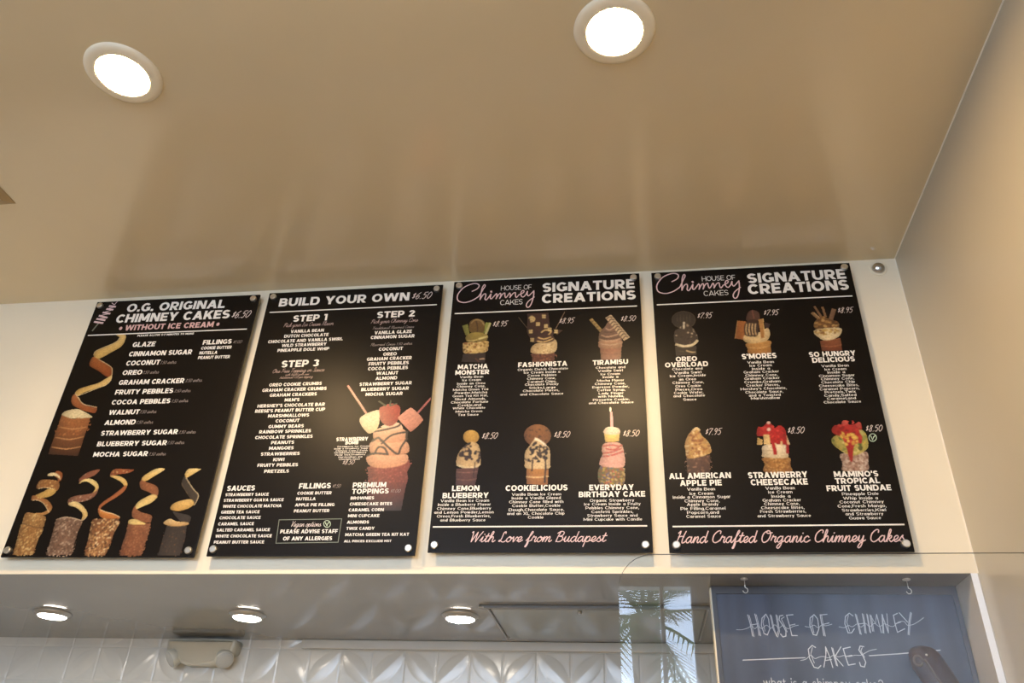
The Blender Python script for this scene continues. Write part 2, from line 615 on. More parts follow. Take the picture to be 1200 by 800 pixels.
        for x in (0, .46 - w / 2):
            A(x + .23 + w / 4, X - .25, .23 + w / 4, .25, 0, 180); R(x + .46 - w / 2, 0, x + .46 + w / 2, X - .25)
    elif ch == 'n':
        W = .56; R(0, 0, w, X); A(W / 2, X - .27, W / 2, .27, 0, 180); R(W - w, 0, W, X - .27)
    elif ch == 'o':
        W = .6; A(.3, X / 2, .3, X / 2, 0, 360)
    elif ch == 'p':
        W = .6; A(W - k, X / 2, k, X / 2, 0, 360); R(0, -.26, w, X)
    elif ch == 'q':
        W = .6; A(k, X / 2, k, X / 2, 0, 360); R(W - w, -.26, W, X)
    elif ch == 'r':
        W = .36; R(0, 0, w, X); A(.3, X - .26, .3, .26, 75, 180)
    elif ch == 's':
        W = .46; A(W / 2, X * .75 - t / 4, W / 2, X * .25 + t / 4, 28, 270); A(W / 2, X * .25 + t / 4, W / 2, X * .25 + t / 4, -152, 90)
    elif ch == 't':
        W = .38; R(.1, .16, .1 + w, .92); A(.1 + .2, .2, .2, .2, 180, 290); R(0, X - t, .36, X)
    elif ch == 'u':
        W = .56; R(0, .26, w, X); R(W - w, 0, W, X); A(W / 2, .26, W / 2, .26, 180, 360)
    elif ch == 'v':
        W = .56; D(W / 2, 0, w * .5, X); D(W / 2, 0, W - w * .5, X)
    elif ch == 'w':
        W = .86; D(W * .27, 0, w * .5, X); D(W * .27, 0, W / 2, X); D(W * .73, 0, W / 2, X); D(W * .73, 0, W - w * .5, X)
    elif ch == 'x':
        W = .54; D(w * .5, 0, W - w * .5, X, 1.2); D(W - w * .5, 0, w * .5, X, 1.2)
    elif ch == 'y':
        W = .56; D(W / 2, 0, w * .5, X); D(W * .22, -.26, W - w * .5, X)
    elif ch == 'z':
        W = .5; R(0, 0, W, t); R(0, X - t, W, X); D(w * .6, t, W - w * .6, X - t, 1.2)
    elif ch == ' ':
        W = .36
    return W, q


def block(ink, txt, u0, u1, v, cap, w, gap=0.1):
    x, parts = 0, []
    for ch in txt:
        W, q = glyph(ch, w)
        parts.append((x, q))
        x += W + gap
    k = (u1 - u0) / max(x - gap, .1)
    for x0, q in parts:
        for p in q:
            ink.quad([(u0 + (x0 + a) * k, v + b * cap) for a, b in p])


_h = [(0, .2), (.45, 1.3), (.55, 1.9), (.35, 1.95), (.2, 1.0), (.12, 0)]
SCRIPT = {
 'a': (1.2, [[(.85, .85), (.5, 1), (.12, .6), (.15, .15), (.45, 0), (.8, .5), (.88, 1), (.85, .3), (1.0, 0), (1.3, .3)]]),
 'b': (1.05, [[(0, .2), (.4, 1.3), (.5, 1.9), (.3, 1.9), (.2, 1), (.22, .2), (.5, 0), (.85, .4), (.75, .9), (.62, .8), (1.15, .75)]]),
 'c': (.95, [[(.8, .8), (.55, 1), (.15, .65), (.2, .15), (.55, 0), (1.05, .35)]]),
 'd': (1.2, [[(.85, .85), (.5, 1), (.1, .55), (.2, .08), (.5, 0), (.85, .6), (1.05, 1.95)], [(1.05, 1.95), (.9, .5), (1.02, .02), (1.3, .3)]]),
 'e': (.92, [[(0, .2), (.5, .4), (.75, .75), (.55, 1), (.2, .75), (.2, .2), (.5, 0), (1.0, .35)]]),
 'f': (.85, [[(0, .2), (.4, 1.0), (.75, 1.8), (.6, 2.0), (.42, 1.4), (.25, -.4), (.1, -.9), (.3, -.9), (.45, -.2), (.4, .05), (.95, .3)]]),
 'g': (1.2, [[(.85, .85), (.5, 1), (.12, .6), (.15, .15), (.45, .05), (.8, .5), (.88, 1)], [(.88, 1), (.8, -.3), (.5, -.95), (.2, -.8), (.5, -.25), (1.3, .3)]]),
 'h': (1.15, [_h, [(.12, 0), (.3, .7), (.65, 1.0), (.8, .75), (.75, .2), (.95, 0), (1.25, .3)]]),
 'i': (.7, [[(0, .2), (.35, 1.0), (.28, .25), (.45, 0), (.8, .3)], [(.46, 1.42), (.52, 1.52)]]),
 'k': (1.0, [_h, [(.12, .3), (.5, .95), (.75, .9), (.6, .55), (.25, .5)], [(.35, .5), (.6, .1), (.8, 0), (1.1, .3)]]),
 'l': (.7, [[(0, .2), (.45, 1.3), (.55, 1.9), (.35, 1.95), (.22, 1.0), (.25, .2), (.45, 0), (.8, .3)]]),
 'm': (1.5, [[(0, .3), (.22, 1), (.12, 0)], [(.12, 0), (.35, .75), (.62, 1), (.7, .75), (.6, 0)], [(.6, 0), (.85, .75), (1.12, 1), (1.2, .75), (1.12, .2), (1.3, 0), (1.6, .3)]]),
 'n': (1.05, [[(0, .3), (.22, 1), (.12, 0)], [(.12, 0), (.35, .75), (.65, 1), (.75, .75), (.68, .2), (.85, 0), (1.15, .3)]]),
 'o': (.98, [[(.5, 1), (.12, .6), (.2, .1), (.5, 0), (.82, .4), (.75, .85), (.5, 1), (.62, .78), (1.08, .75)]]),
 'p': (1.05, [[(0, .3), (.25, 1.0), (.05, -.95)], [(.15, .2), (.35, .8), (.65, 1), (.85, .7), (.75, .15), (.45, 0), (.2, .2)], [(.5, 0), (1.1, .3)]]),
 'r': (.9, [[(0, .3), (.25, 1.1), (.35, .9), (.7, .9), (.6, .3), (.75, 0), (1.0, .3)]]),
 's': (.85, [[(0, .2), (.45, 1.0), (.5, .7), (.75, .3), (.55, 0), (.2, .1)], [(.55, 0), (.95, .3)]]),
 't': (.7, [[(0, .2), (.4, 1.2), (.45, 1.65)], [(.45, 1.65), (.25, .4), (.4, 0), (.8, .3)], [(.05, 1.1), (.75, 1.15)]]),
 'u': (1.15, [[(0, .3), (.25, 1.0), (.18, .3), (.35, 0), (.65, .3), (.85, 1)], [(.85, 1), (.78, .3), (.95, 0), (1.25, .3)]]),
 'v': (.9, [[(0, .6), (.2, .95), (.35, 0), (.75, .9), (1.0, .75)]]),
 'w': (1.2, [[(0, .6), (.2, .95), (.3, .1), (.45, 0), (.7, .8), (.72, .1), (.9, 0), (1.15, .9), (1.3, .75)]]),
 'x': (.9, [[(0, .8), (.3, .95), (.55, .1), (.95, .3)], [(.75, .95), (.15, 0)]]),
 'y': (1.15, [[(0, .3), (.25, 1), (.2, .35), (.4, .05), (.7, .4), (.88, 1)], [(.88, 1), (.75, -.4), (.45, -.95), (.2, -.8), (.5, -.2), (1.25, .3)]]),
 'W': (1.9, [[(.1, 1.8), (.3, 2), (.4, 1.0), (.45, 0)], [(.45, 0), (.8, 1.1), (1.1, 1.9)], [(1.1, 1.9), (1.1, .8), (1.2, 0)], [(1.2, 0), (1.55, 1.1), (1.95, 2)]]),
 'L': (1.25, [[(.85, 1.6), (.78, 1.95), (.5, 1.7), (.42, .7), (.25, .1), (.06, .12), (.2, .32), (.6, .02), (1.0, .0), (1.3, .3)]]),
 'B': (1.4, [[(.55, 1.85), (.3, .9), (.2, 0)], [(.1, 1.6), (.6, 2), (1.15, 1.8), (1.0, 1.2), (.5, 1.05), (1.1, .9), (1.15, .3), (.7, 0), (.2, .1)]]),
 'H': (1.6, [[(.2, 1.6), (.5, 1.95), (.4, 1.0), (.2, 0)], [(1.35, 1.95), (1.1, 1.0), (1.05, .1), (1.3, 0), (1.65, .3)], [(.3, .95), (.8, 1.1), (1.2, 1.0)]]),
 'C': (1.35, [[(1.2, 1.5), (1.2, 1.9), (.8, 1.95), (.25, 1.3), (.2, .4), (.6, 0), (1.05, .15), (1.4, .5)]]),
 'O': (1.6, [[(.9, 1.95), (.3, 1.5), (.15, .6), (.5, 0), (1.1, .3), (1.4, 1.2), (1.1, 1.9), (.7, 1.8), (.9, 1.5), (1.6, 1.6)]]),
 'P': (1.3, [[(.55, 1.85), (.35, .9), (.2, 0)], [(.1, 1.5), (.6, 2), (1.2, 1.8), (1.1, 1.2), (.6, .9), (.4, 1.0)]]),
 'I': (.9, [[(.1, 1.7), (.5, 1.95), (.85, 1.9)], [(.5, 1.95), (.4, .9), (.15, 0)], [(0, .1), (.4, 0), (.7, .1)]]),
 'F': (1.1, [[(.1, 1.7), (.5, 1.95), (1.3, 1.95)], [(.6, 1.95), (.45, .9), (.2, 0)], [(.3, 1.0), (.9, 1.1)]]),
 'T': (1.1, [[(.05, 1.7), (.5, 1.95), (1.3, 1.95)], [(.7, 1.95), (.5, .9), (.3, 0)]]),
 'A': (1.5, [[(.1, .1), (.4, .4), (1.05, 1.95)], [(1.05, 1.95), (1.05, .8), (1.1, .05), (1.5, .3)], [(.5, .8), (1.1, .8)]]),
 'V': (1.3, [[(.1, 1.7), (.35, 1.95), (.45, .9), (.5, 0)], [(.5, 0), (.9, 1.1), (1.3, 1.95)]]),
 'S': (1.2, [[(1.1, 1.6), (.9, 1.95), (.5, 1.7), (.6, 1.2), (.95, .7), (.7, .05), (.15, .2)], [(.7, .05), (1.2, .3)]]),
 '$': (.8, [[(.62, 1.15), (.35, 1.3), (.15, 1.0), (.5, .7), (.45, .4), (.1, .4)], [(.42, 1.5), (.28, .2)]]),
 '0': (1.1, [[(.55, 1.6), (.15, 1.1), (.12, .4), (.45, 0), (.85, .5), (.9, 1.2), (.55, 1.6)]]),
 '1': (.6, [[(.1, 1.2), (.42, 1.6), (.3, .8), (.22, 0)]]),
 '2': (1.0, [[(.15, 1.2), (.45, 1.6), (.8, 1.3), (.5, .6), (.08, .05), (.4, .12), (.9, .05)]]),
 '5': (1.05, [[(.95, 1.6), (.35, 1.55)], [(.35, 1.55), (.22, .95), (.6, 1.0), (.8, .5), (.5, 0), (.08, .15)]]),
 '6': (1.0, [[(.8, 1.6), (.35, 1.1), (.12, .5), (.35, 0), (.75, .3), (.65, .8), (.25, .55)]]),
 '7': (1.0, [[(.1, 1.4), (.3, 1.55), (.95, 1.55), (.55, .8), (.3, 0)]]),
 '8': (1.0, [[(.85, 1.35), (.55, 1.6), (.3, 1.25), (.65, .75), (.6, .1), (.2, .05), (.15, .5), (.6, .95), (.85, 1.35)]]),
 '9': (1.0, [[(.8, 1.3), (.45, 1.6), (.15, 1.2), (.4, .8), (.75, 1.1), (.82, 1.45), (.7, .6), (.4, 0)]]),
 '.': (.45, [[(.14, .02), (.2, .1)]]),
 ',': (.4, [[(.2, .1), (.1, -.2)]]),
 ':': (.4, [[(.14, .02), (.18, .1)], [(.22, .7), (.26, .8)]]),
 ' ': (.7, []),
}


def script(ink, txt, u0, u1, v, cap, w, slant=0.3):
    x, parts = 0, []
    for ch in txt:
        adv, st = SCRIPT[ch]
        parts.append((x, st))
        x += adv
    top = 1.6 if txt[0] in '$1' else 2.0
    sy = cap / top
    kx = (u1 - u0 - slant * cap * .6) / max(x, .1)
    for x0, st in parts:
        for s in st:
            ink.ribbon([(u0 + (x0 + a) * kx + b * sy * slant, v + b * sy) for a, b in cat_rom(s, seg=4)], w)

# ------------------------------------------------------------------ what is printed on each board, in millimetres from its lower left corner
TEXT = [
 (1,'heading','K','O.G. ORIGINAL',125.4,490.5,864.5,34.8),
 (1,'heading','K','CHIMNEY CAKES',98.6,518.1,820.3,35.2),
 (1,'price','S','$6.50',523.8,595.7,820.4,28.2),
 (1,'subheading','KP','WITHOUT ICE CREAM',144.4,469.2,787.1,22.5),
 (1,'subheading','KP','*',122.1,133.6,789.7,15.1),
 (1,'subheading','KP','*',478.9,490.0,790.1,14.9),
 (1,'notice','K','PLEASE ALLOW 5-7 MINUTES TO MAKE',200.7,406.2,760.3,7.4),
 (1,'flavour_list','K','GLAZE',194.7,276.7,718.5,19.2),
 (1,'flavour_list','K','CINNAMON SUGAR',193.2,419.5,681.6,18.9),
 (1,'flavour_list','K','COCONUT',194.2,315.7,645.9,18.7),
 (1,'flavour_list','K','OREO',192.9,262.7,609.6,18.4),
 (1,'flavour_list','K','GRAHAM CRACKER',191.7,421.8,572.5,18.1),
 (1,'flavour_list','K','FRUITY PEBBLES',190.3,393.5,536.4,17.8),
 (1,'flavour_list','K','COCOA PEBBLES',190.5,394.1,499.4,17.5),
 (1,'flavour_list','K','WALNUT',192.5,298.4,462.7,17.3),
 (1,'flavour_list','K','ALMOND',189.8,296.5,426.4,17.1),
 (1,'flavour_list','K','STRAWBERRY SUGAR',189.8,450.9,389.4,16.7),
 (1,'flavour_list','K','BLUEBERRY SUGAR',189.2,424.9,352.2,16.5),
 (1,'flavour_list','K','MOCHA SUGAR',188.4,371.9,316.5,16.3),
 (1,'surcharge_list','SD','1.50 extra',317.3,375.5,647.5,11.5),
 (1,'surcharge_list','SD','1.50 extra',264.9,324.1,611.8,11.4),
 (1,'surcharge_list','SD','1.50 extra',426.7,485.0,575.7,11.1),
 (1,'surcharge_list','SD','1.50 extra',398.3,455.5,538.2,10.9),
 (1,'surcharge_list','SD','1.50 extra',398.6,456.9,501.8,10.8),
 (1,'surcharge_list','SD','1.50 extra',299.7,358.5,465.2,10.7),
 (1,'surcharge_list','SD','1.50 extra',299.6,358.0,428.1,10.5),
 (1,'surcharge_list','SD','1.50 extra',455.0,512.5,390.5,10.3),
 (1,'surcharge_list','SD','1.50 extra',426.7,484.2,355.1,10.1),
 (1,'surcharge_list','SD','1.50 extra',375.8,433.1,317.8,10.0),
 (1,'fillings_list','K','FILLINGS',449.3,550.9,717.7,18.0),
 (1,'fillings_price','SD','$1.00',556.3,589.2,718.0,11.7),
 (1,'fillings_list','K','COOKIE BUTTER',448.8,556.4,698.1,11.6),
 (1,'fillings_list','K','NUTELLA',447.3,510.6,679.7,11.6),
 (1,'fillings_list','K','PEANUT BUTTER',447.4,559.0,661.3,11.5),
 (2,'heading','K','BUILD YOUR OWN',43.8,499.0,855.8,33.4),
 (2,'price','S','$6.50',505.9,577.6,860.4,26.0),
 (2,'step_one_list','K','STEP 1',106.8,225.5,790.7,25.8),
 (2,'step_one_note','SP','Pick your Ice Cream Flavor',77.5,252.6,771.3,15.3),
 (2,'step_one_list','K','VANILLA BEAN',107.8,222.7,746.7,11.8),
 (2,'step_one_list','K','DUTCH CHOCOLATE',88.6,241.6,728.8,11.7),
 (2,'step_one_list','K','CHOCOLATE AND VANILLA SWIRL',36.6,293.1,709.9,11.6),
 (2,'step_one_list','K','WILD STRAWBERRY',87.7,240.4,692.7,11.5),
 (2,'step_one_list','K','PINEAPPLE DOLE WHIP',76.3,252.6,674.4,11.5),
 (2,'step_two_list','K','STEP 2',396.9,524.9,790.8,25.4),
 (2,'step_two_note','SP','Pick your Chimney Cone',378.9,539.7,770.4,15.1),
 (2,'cone_note','SD','Traditional Flavored Cones:',387.7,529.6,746.8,10.0),
 (2,'step_two_list','K','VANILLA GLAZE',397.5,521.8,727.1,12.4),
 (2,'step_two_list','K','CINNAMON SUGAR',387.2,532.7,709.5,12.3),
 (2,'step_two_list','K','COCONUT',420.1,499.5,663.7,12.1),
 (2,'step_two_list','K','OREO',437.2,481.6,644.6,12.0),
 (2,'step_two_list','K','GRAHAM CRACKER',385.7,532.6,628.0,11.9),
 (2,'step_two_list','K','FRUITY PEBBLES',393.7,524.9,610.4,11.8),
 (2,'step_two_list','K','COCOA PEBBLES',394.1,524.1,592.5,11.7),
 (2,'step_two_list','K','WALNUT',424.1,494.7,574.7,11.6),
 (2,'step_two_list','K','ALMOND',423.7,493.4,556.8,11.5),
 (2,'step_two_list','K','STRAWBERRY SUGAR',374.4,542.4,537.3,11.5),
 (2,'step_two_list','K','BLUEBERRY SUGAR',382.5,535.1,518.5,11.4),
 (2,'step_two_list','K','MOCHA SUGAR',399.3,517.5,500.9,11.3),
 (2,'cone_note','SD','Flavored Cones 1.50 extra',389.4,529.4,682.9,10.5),
 (2,'step_three_list','K','STEP 3',100.9,227.3,614.8,25.6),
 (2,'step_three_note','SP','One Free Topping or Sauce',74.7,251.3,595.6,14.3),
 (2,'step_three_note','SP','with build your own',121.5,202.3,583.9,7.9),
 (2,'step_three_note','SP','Additional 1.50 per topping',103.7,216.8,573.4,8.6),
 (2,'step_three_list','K','OREO COOKIE CRUMBS',74.5,249.5,545.9,11.6),
 (2,'step_three_list','K','GRAHAM CRACKER CRUMBS',55.3,268.5,527.1,11.6),
 (2,'step_three_list','K','GRAHAM CRACKERS',84.3,239.4,508.5,11.5),
 (2,'step_three_list','K',"M&M'S",137.6,186.0,490.0,11.4),
 (2,'step_three_list','K',"HERSHEY'S CHOCOLATE BAR",51.3,272.2,471.2,11.3),
 (2,'step_three_list','K',"REESE'S PEANUT BUTTER CUP",47.4,275.9,453.4,11.2),
 (2,'step_three_list','K','MARSHMALLOWS',93.9,227.5,435.3,11.1),
 (2,'step_three_list','K','COCONUT',122.3,199.5,417.4,11.0),
 (2,'step_three_list','K','GUMMY BEARS',102.9,217.2,398.5,11.0),
 (2,'step_three_list','K','RAINBOW SPRINKLES',76.5,243.2,381.2,10.9),
 (2,'step_three_list','K','CHOCOLATE SPRINKLES',67.5,251.9,362.5,10.8),
 (2,'step_three_list','K','PEANUTS',123.0,196.3,344.1,10.7),
 (2,'step_three_list','K','MANGOES',120.0,198.4,325.7,10.6),
 (2,'step_three_list','K','STRAWBERRIES',97.8,221.2,306.8,10.5),
 (2,'step_three_list','K','KIWI',141.1,176.4,288.1,10.4),
 (2,'step_three_list','K','FRUITY PEBBLES',94.9,222.6,270.5,10.4),
 (2,'step_three_list','K','PRETZELS',120.4,198.1,250.7,10.3),
 (2,'sauces_list','K','SAUCES',15.3,102.9,195.6,16.2),
 (2,'sauces_list','K','STRAWBERRY SAUCE',14.8,149.5,178.9,9.3),
 (2,'sauces_list','K','STRAWBERRY GUAVA SAUCE',13.8,199.0,161.4,9.2),
 (2,'sauces_list','K','WHITE CHOCOLATE MATCHA',15.4,196.3,143.1,9.2),
 (2,'sauces_list','K','GREEN TEA SAUCE',14.3,132.9,125.4,9.1),
 (2,'sauces_list','K','CHOCOLATE SAUCE',13.8,139.8,108.2,9.0),
 (2,'sauces_list','K','CARAMEL SAUCE',13.8,123.2,89.8,9.0),
 (2,'sauces_list','K','SALTED CARAMEL SAUCE',13.7,175.5,71.7,8.9),
 (2,'sauces_list','K','WHITE CHOCOLATE SAUCE',14.2,184.9,53.7,8.8),
 (2,'sauces_list','K','PEANUT BUTTER SAUCE',14.1,165.7,36.0,8.7),
 (2,'fillings_list','K','FILLINGS',238.7,336.0,199.1,16.7),
 (2,'fillings_price','SD','$1.50',340.4,367.2,200.5,10.6),
 (2,'fillings_list','K','COOKIE BUTTER',237.6,341.6,180.6,9.2),
 (2,'fillings_list','K','NUTELLA',237.0,296.5,163.0,9.2),
 (2,'fillings_list','K','APPLE PIE FILLING',237.2,356.3,144.7,9.1),
 (2,'fillings_list','K','PEANUT BUTTER',237.4,344.0,126.7,9.0),
 (2,'toppings_list','K','PREMIUM',402.5,502.9,199.7,15.9),
 (2,'toppings_list','K','TOPPINGS',402.9,512.7,180.6,15.7),
 (2,'toppings_price','SD','$1.00',517.0,548.9,182.9,10.5),
 (2,'toppings_list','K','BROWNIES',401.6,471.6,163.4,9.1),
 (2,'toppings_list','K','CHEESECAKE BITES',401.7,527.2,145.6,9.0),
 (2,'toppings_list','K','CARAMEL CORN',401.3,505.1,127.8,9.0),
 (2,'toppings_list','K','MINI CUPCAKE',402.0,494.3,110.5,8.9),
 (2,'toppings_list','K','ALMONDS',401.8,466.4,91.8,8.8),
 (2,'toppings_list','K','TWIX CANDY',402.7,484.9,73.5,8.7),
 (2,'toppings_list','K','MATCHA GREEN TEA KIT KAT',402.3,586.8,55.6,8.6),
 (2,'toppings_list','K','ALL PRICES EXCLUDE HST',401.4,538.4,37.8,6.7),
 (2,'allergy_notice','S','Vegan options',234.7,327.7,84.6,15.8),
 (2,'allergy_notice','K','PLEASE ADVISE STAFF',208.1,378.5,64.7,11.3),
 (2,'allergy_notice','K','OF ANY ALLERGIES',220.4,365.6,44.2,11.2),
 (2,'cake_name','K','STRAWBERRY',328.8,427.7,349.3,12.0),
 (2,'cake_name','K','BOMB',359.1,399.7,337.7,11.3),
 (2,'cake_description','M','Strawberry Ice Cream',335.3,435.8,328.8,4.9),
 (2,'cake_description','M','Inside a Strawberry Sugar',327.2,432.1,322.0,4.9),
 (2,'cake_description','M','Chimney Cone,2 Fresh',332.9,431.1,315.0,4.9),
 (2,'cake_description','M','Strawberries,Strawberry',329.3,428.7,308.8,4.9),
 (2,'cake_description','M','Pocky Stick,Strawberry',333.1,426.4,301.9,4.8),
 (2,'cake_description','M','Marshmallows and',344.7,417.7,294.6,4.8),
 (2,'cake_description','M','Chocolate Sauce',347.1,412.2,287.8,4.8),
 (2,'cake_price','S','$8.50',359.2,398.1,273.1,13.7),
 (3,'logo','L','HOUSE OF',159.6,260.8,870.2,18.5),
 (3,'logo','L','CAKES',160.0,233.3,812.0,19.9),
 (3,'heading','K','SIGNATURE',296.9,593.5,855.6,36.4),
 (3,'heading','K','CREATIONS',295.9,595.2,812.1,35.8),
 (3,'cake_name|matcha','K','MATCHA',38.6,133.2,576.9,16.4),
 (3,'cake_name|matcha','K','MONSTER',32.4,139.0,556.6,16.3),
 (3,'cake_description|matcha','M','Vanilla Bean',47.8,121.0,544.6,7.7),
 (3,'cake_description|matcha','M','Ice Cream',56.5,114.6,533.6,7.7),
 (3,'cake_description|matcha','M','Inside an Oreo',41.2,128.9,521.6,7.6),
 (3,'cake_description|matcha','M','Chimney Cone,',40.8,129.5,511.5,7.6),
 (3,'cake_description|matcha','M','Matcha Green Tea',30.1,139.2,500.4,7.6),
 (3,'cake_description|matcha','M','Powder,Matcha',36.2,136.7,489.6,7.5),
 (3,'cake_description|matcha','M','Green Tea Kit Kat,',30.6,139.2,478.9,7.5),
 (3,'cake_description|matcha','M','Sliced Almonds,',38.0,133.6,467.9,7.5),
 (3,'cake_description|matcha','M','Chocolate Fortune',27.4,141.8,457.4,7.4),
 (3,'cake_description|matcha','M','Cookie,and',49.3,121.0,447.2,7.4),
 (3,'cake_description|matcha','M','White Chocolate',34.2,134.2,437.4,7.4),
 (3,'cake_description|matcha','M','Matcha Green',44.1,125.5,425.9,7.3),
 (3,'cake_description|matcha','M','Tea Sauce',51.9,115.0,414.8,7.3),
 (3,'cake_price|matcha','S','$8.95',138.6,188.6,730.1,19.9),
 (3,'cake_name|fashion','K','FASHIONISTA',228.1,379.3,577.0,17.0),
 (3,'cake_description|fashion','M','Organic Dutch Chocolate',227.4,381.9,564.2,7.7),
 (3,'cake_description|fashion','M','Ice Cream Inside a',247.0,358.0,553.3,7.7),
 (3,'cake_description|fashion','M','Cocoa Pebbles',258.8,346.8,542.8,7.6),
 (3,'cake_description|fashion','M','Chimney Cone,',257.3,344.5,531.7,7.6),
 (3,'cake_description|fashion','M','Caramel Chips,',259.0,347.2,520.8,7.5),
 (3,'cake_description|fashion','M','Chocolate Pocky',251.7,353.6,511.2,7.5),
 (3,'cake_description|fashion','M','Sticks,Large',264.7,345.0,500.0,7.5),
 (3,'cake_description|fashion','M','Chocolate Pieces,',246.2,355.7,490.2,7.4),
 (3,'cake_description|fashion','M','and Chocolate Sauce',238.4,368.3,478.2,7.4),
 (3,'cake_price|fashion','S','$8.95',351.2,401.6,732.1,19.7),
 (3,'cake_name|tiramisu','K','TIRAMISU',456.8,563.4,576.3,16.8),
 (3,'cake_description|tiramisu','M','Chocolate and',466.0,554.3,562.5,7.6),
 (3,'cake_description|tiramisu','M','Vanilla Swirl',472.1,546.6,551.3,7.6),
 (3,'cake_description|tiramisu','M','Ice Cream',480.1,537.6,539.9,7.5),
 (3,'cake_description|tiramisu','M','Inside a',486.1,532.4,529.5,7.5),
 (3,'cake_description|tiramisu','M','Mocha Flavor',469.2,549.3,517.7,7.5),
 (3,'cake_description|tiramisu','M','Chimney Cone,',462.3,553.3,506.8,7.4),
 (3,'cake_description|tiramisu','M','Espresso Powder,',454.8,563.3,495.9,7.4),
 (3,'cake_description|tiramisu','M','Coffee Syrup,',468.9,552.0,485.3,7.3),
 (3,'cake_description|tiramisu','M','Lady Finger',473.6,546.8,474.5,7.3),
 (3,'cake_description|tiramisu','M','with Nutella,',471.0,547.1,464.2,7.3),
 (3,'cake_description|tiramisu','M','Pirouette Cookie,',456.3,563.1,453.4,7.2),
 (3,'cake_description|tiramisu','M','and Chocolate Sauce',444.0,574.8,443.1,7.2),
 (3,'cake_price|tiramisu','S','$8.50',544.1,594.1,730.8,19.5),
 (3,'cake_name|lemon','K','LEMON',53.6,132.9,176.8,16.2),
 (3,'cake_name|lemon','K','BLUEBERRY',28.0,160.3,155.5,16.0),
 (3,'cake_description|lemon','M','Vanilla Bean Ice Cream',23.7,162.8,143.9,8.0),
 (3,'cake_description|lemon','M','Inside a Blueberry Flavor',17.0,168.1,132.6,7.9),
 (3,'cake_description|lemon','M','Chimney Cone,Blueberry',15.2,170.0,121.1,7.9),
 (3,'cake_description|lemon','M','and Lemon Powder,Lemon',8.5,177.7,110.0,7.8),
 (3,'cake_description|lemon','M','Oreos,Fresh Blueberries,',17.3,169.6,98.9,7.8),
 (3,'cake_description|lemon','M','and Blueberry Sauce',27.9,155.8,87.3,7.7),
 (3,'cake_price|lemon','S','$8.50',128.2,178.6,337.8,19.4),
 (3,'cake_name|cookie','K','COOKIELICIOUS',208.1,383.0,175.1,17.2),
 (3,'cake_description|cookie','M','Vanilla Bean Ice Cream',226.4,365.3,160.8,7.9),
 (3,'cake_description|cookie','M','Inside a Vanilla Glazed',226.9,364.3,149.8,7.9),
 (3,'cake_description|cookie','M','Chimney Cone filled with',219.9,371.8,138.7,7.8),
 (3,'cake_description|cookie','M','Cookie Butter,Cookie',229.1,363.4,127.6,7.8),
 (3,'cake_description|cookie','M','Dough,Chocolate Sauce,',219.8,373.8,115.9,7.8),
 (3,'cake_description|cookie','M','and an XL Chocolate Chip',215.7,375.0,105.0,7.7),
 (3,'cake_description|cookie','M','Cookie',274.3,317.2,94.0,7.7),
 (3,'cake_price|cookie','S','$8.50',340.9,390.7,337.3,19.2),
 (3,'cake_name|birthday','K','EVERYDAY',443.4,565.7,174.5,16.4),
 (3,'cake_name|birthday','K','BIRTHDAY CAKE',414.1,595.9,154.7,16.2),
 (3,'cake_description|birthday','M','Organic Strawberry',444.3,565.6,140.9,7.8),
 (3,'cake_description|birthday','M','Ice Cream Inside a Fruity',428.9,582.6,130.5,7.7),
 (3,'cake_description|birthday','M','Pebbles Chimney Cone,',432.8,577.7,119.6,7.7),
 (3,'cake_description|birthday','M','Confetti Sprinkles,',448.6,561.7,108.4,7.6),
 (3,'cake_description|birthday','M','Strawberry Sauce and',437.2,573.0,97.9,7.6),
 (3,'cake_description|birthday','M','Mini Cupcake with Candle',427.1,584.7,87.1,7.6),
 (3,'cake_price|birthday','S','$8.50',539.2,589.2,336.7,19.0),
 (3,'motto','SB','With Love from Budapest',112.5,489.3,29.1,28.7),
 (4,'logo','L','HOUSE OF',156.6,259.3,870.6,18.5),
 (4,'logo','L','CAKES',157.4,232.6,813.4,19.4),
 (4,'heading','K','SIGNATURE',295.8,591.1,854.1,37.0),
 (4,'heading','K','CREATIONS',292.5,592.4,811.8,38.2),
 (4,'cake_name|sandwich','K','OREO',55.6,118.3,579.3,16.9),
 (4,'cake_name|sandwich','K','OVERLOAD',22.7,148.8,560.5,16.7),
 (4,'cake_description|sandwich','M','Chocolate and',43.1,131.3,549.6,8.3),
 (4,'cake_description|sandwich','M','Vanilla Swirl',48.0,126.7,536.7,8.3),
 (4,'cake_description|sandwich','M','Ice Cream,Inside',34.7,139.0,526.4,8.2),
 (4,'cake_description|sandwich','M','an Oreo',60.5,109.7,514.2,8.2),
 (4,'cake_description|sandwich','M','Chimney Cone,',41.0,130.9,503.5,8.1),
 (4,'cake_description|sandwich','M','Oreo Cookie',48.6,121.7,491.8,8.1),
 (4,'cake_description|sandwich','M','Pieces,Oreo',47.8,124.9,480.4,8.1),
 (4,'cake_description|sandwich','M','Cookie Wafer,',43.0,126.8,469.6,8.0),
 (4,'cake_description|sandwich','M','and Chocolate',40.9,130.7,459.2,8.0),
 (4,'cake_description|sandwich','M','Sauce',67.6,105.9,447.2,7.9),
 (4,'cake_price|sandwich','S','$7.95',129.4,177.1,730.8,19.7),
 (4,'cake_name|smores','K',"S'MORES",248.2,347.6,579.4,18.3),
 (4,'cake_description|smores','M','Vanilla Bean',261.5,337.6,563.6,8.2),
 (4,'cake_description|smores','M','Ice Cream',267.1,330.1,552.5,8.2),
 (4,'cake_description|smores','M','Inside a',272.7,323.4,541.5,8.1),
 (4,'cake_description|smores','M','Graham Cracker',247.8,347.5,530.9,8.1),
 (4,'cake_description|smores','M','Chimney Cone,',251.3,342.7,519.6,8.1),
 (4,'cake_description|smores','M','Graham Cracker',247.5,346.7,509.1,8.0),
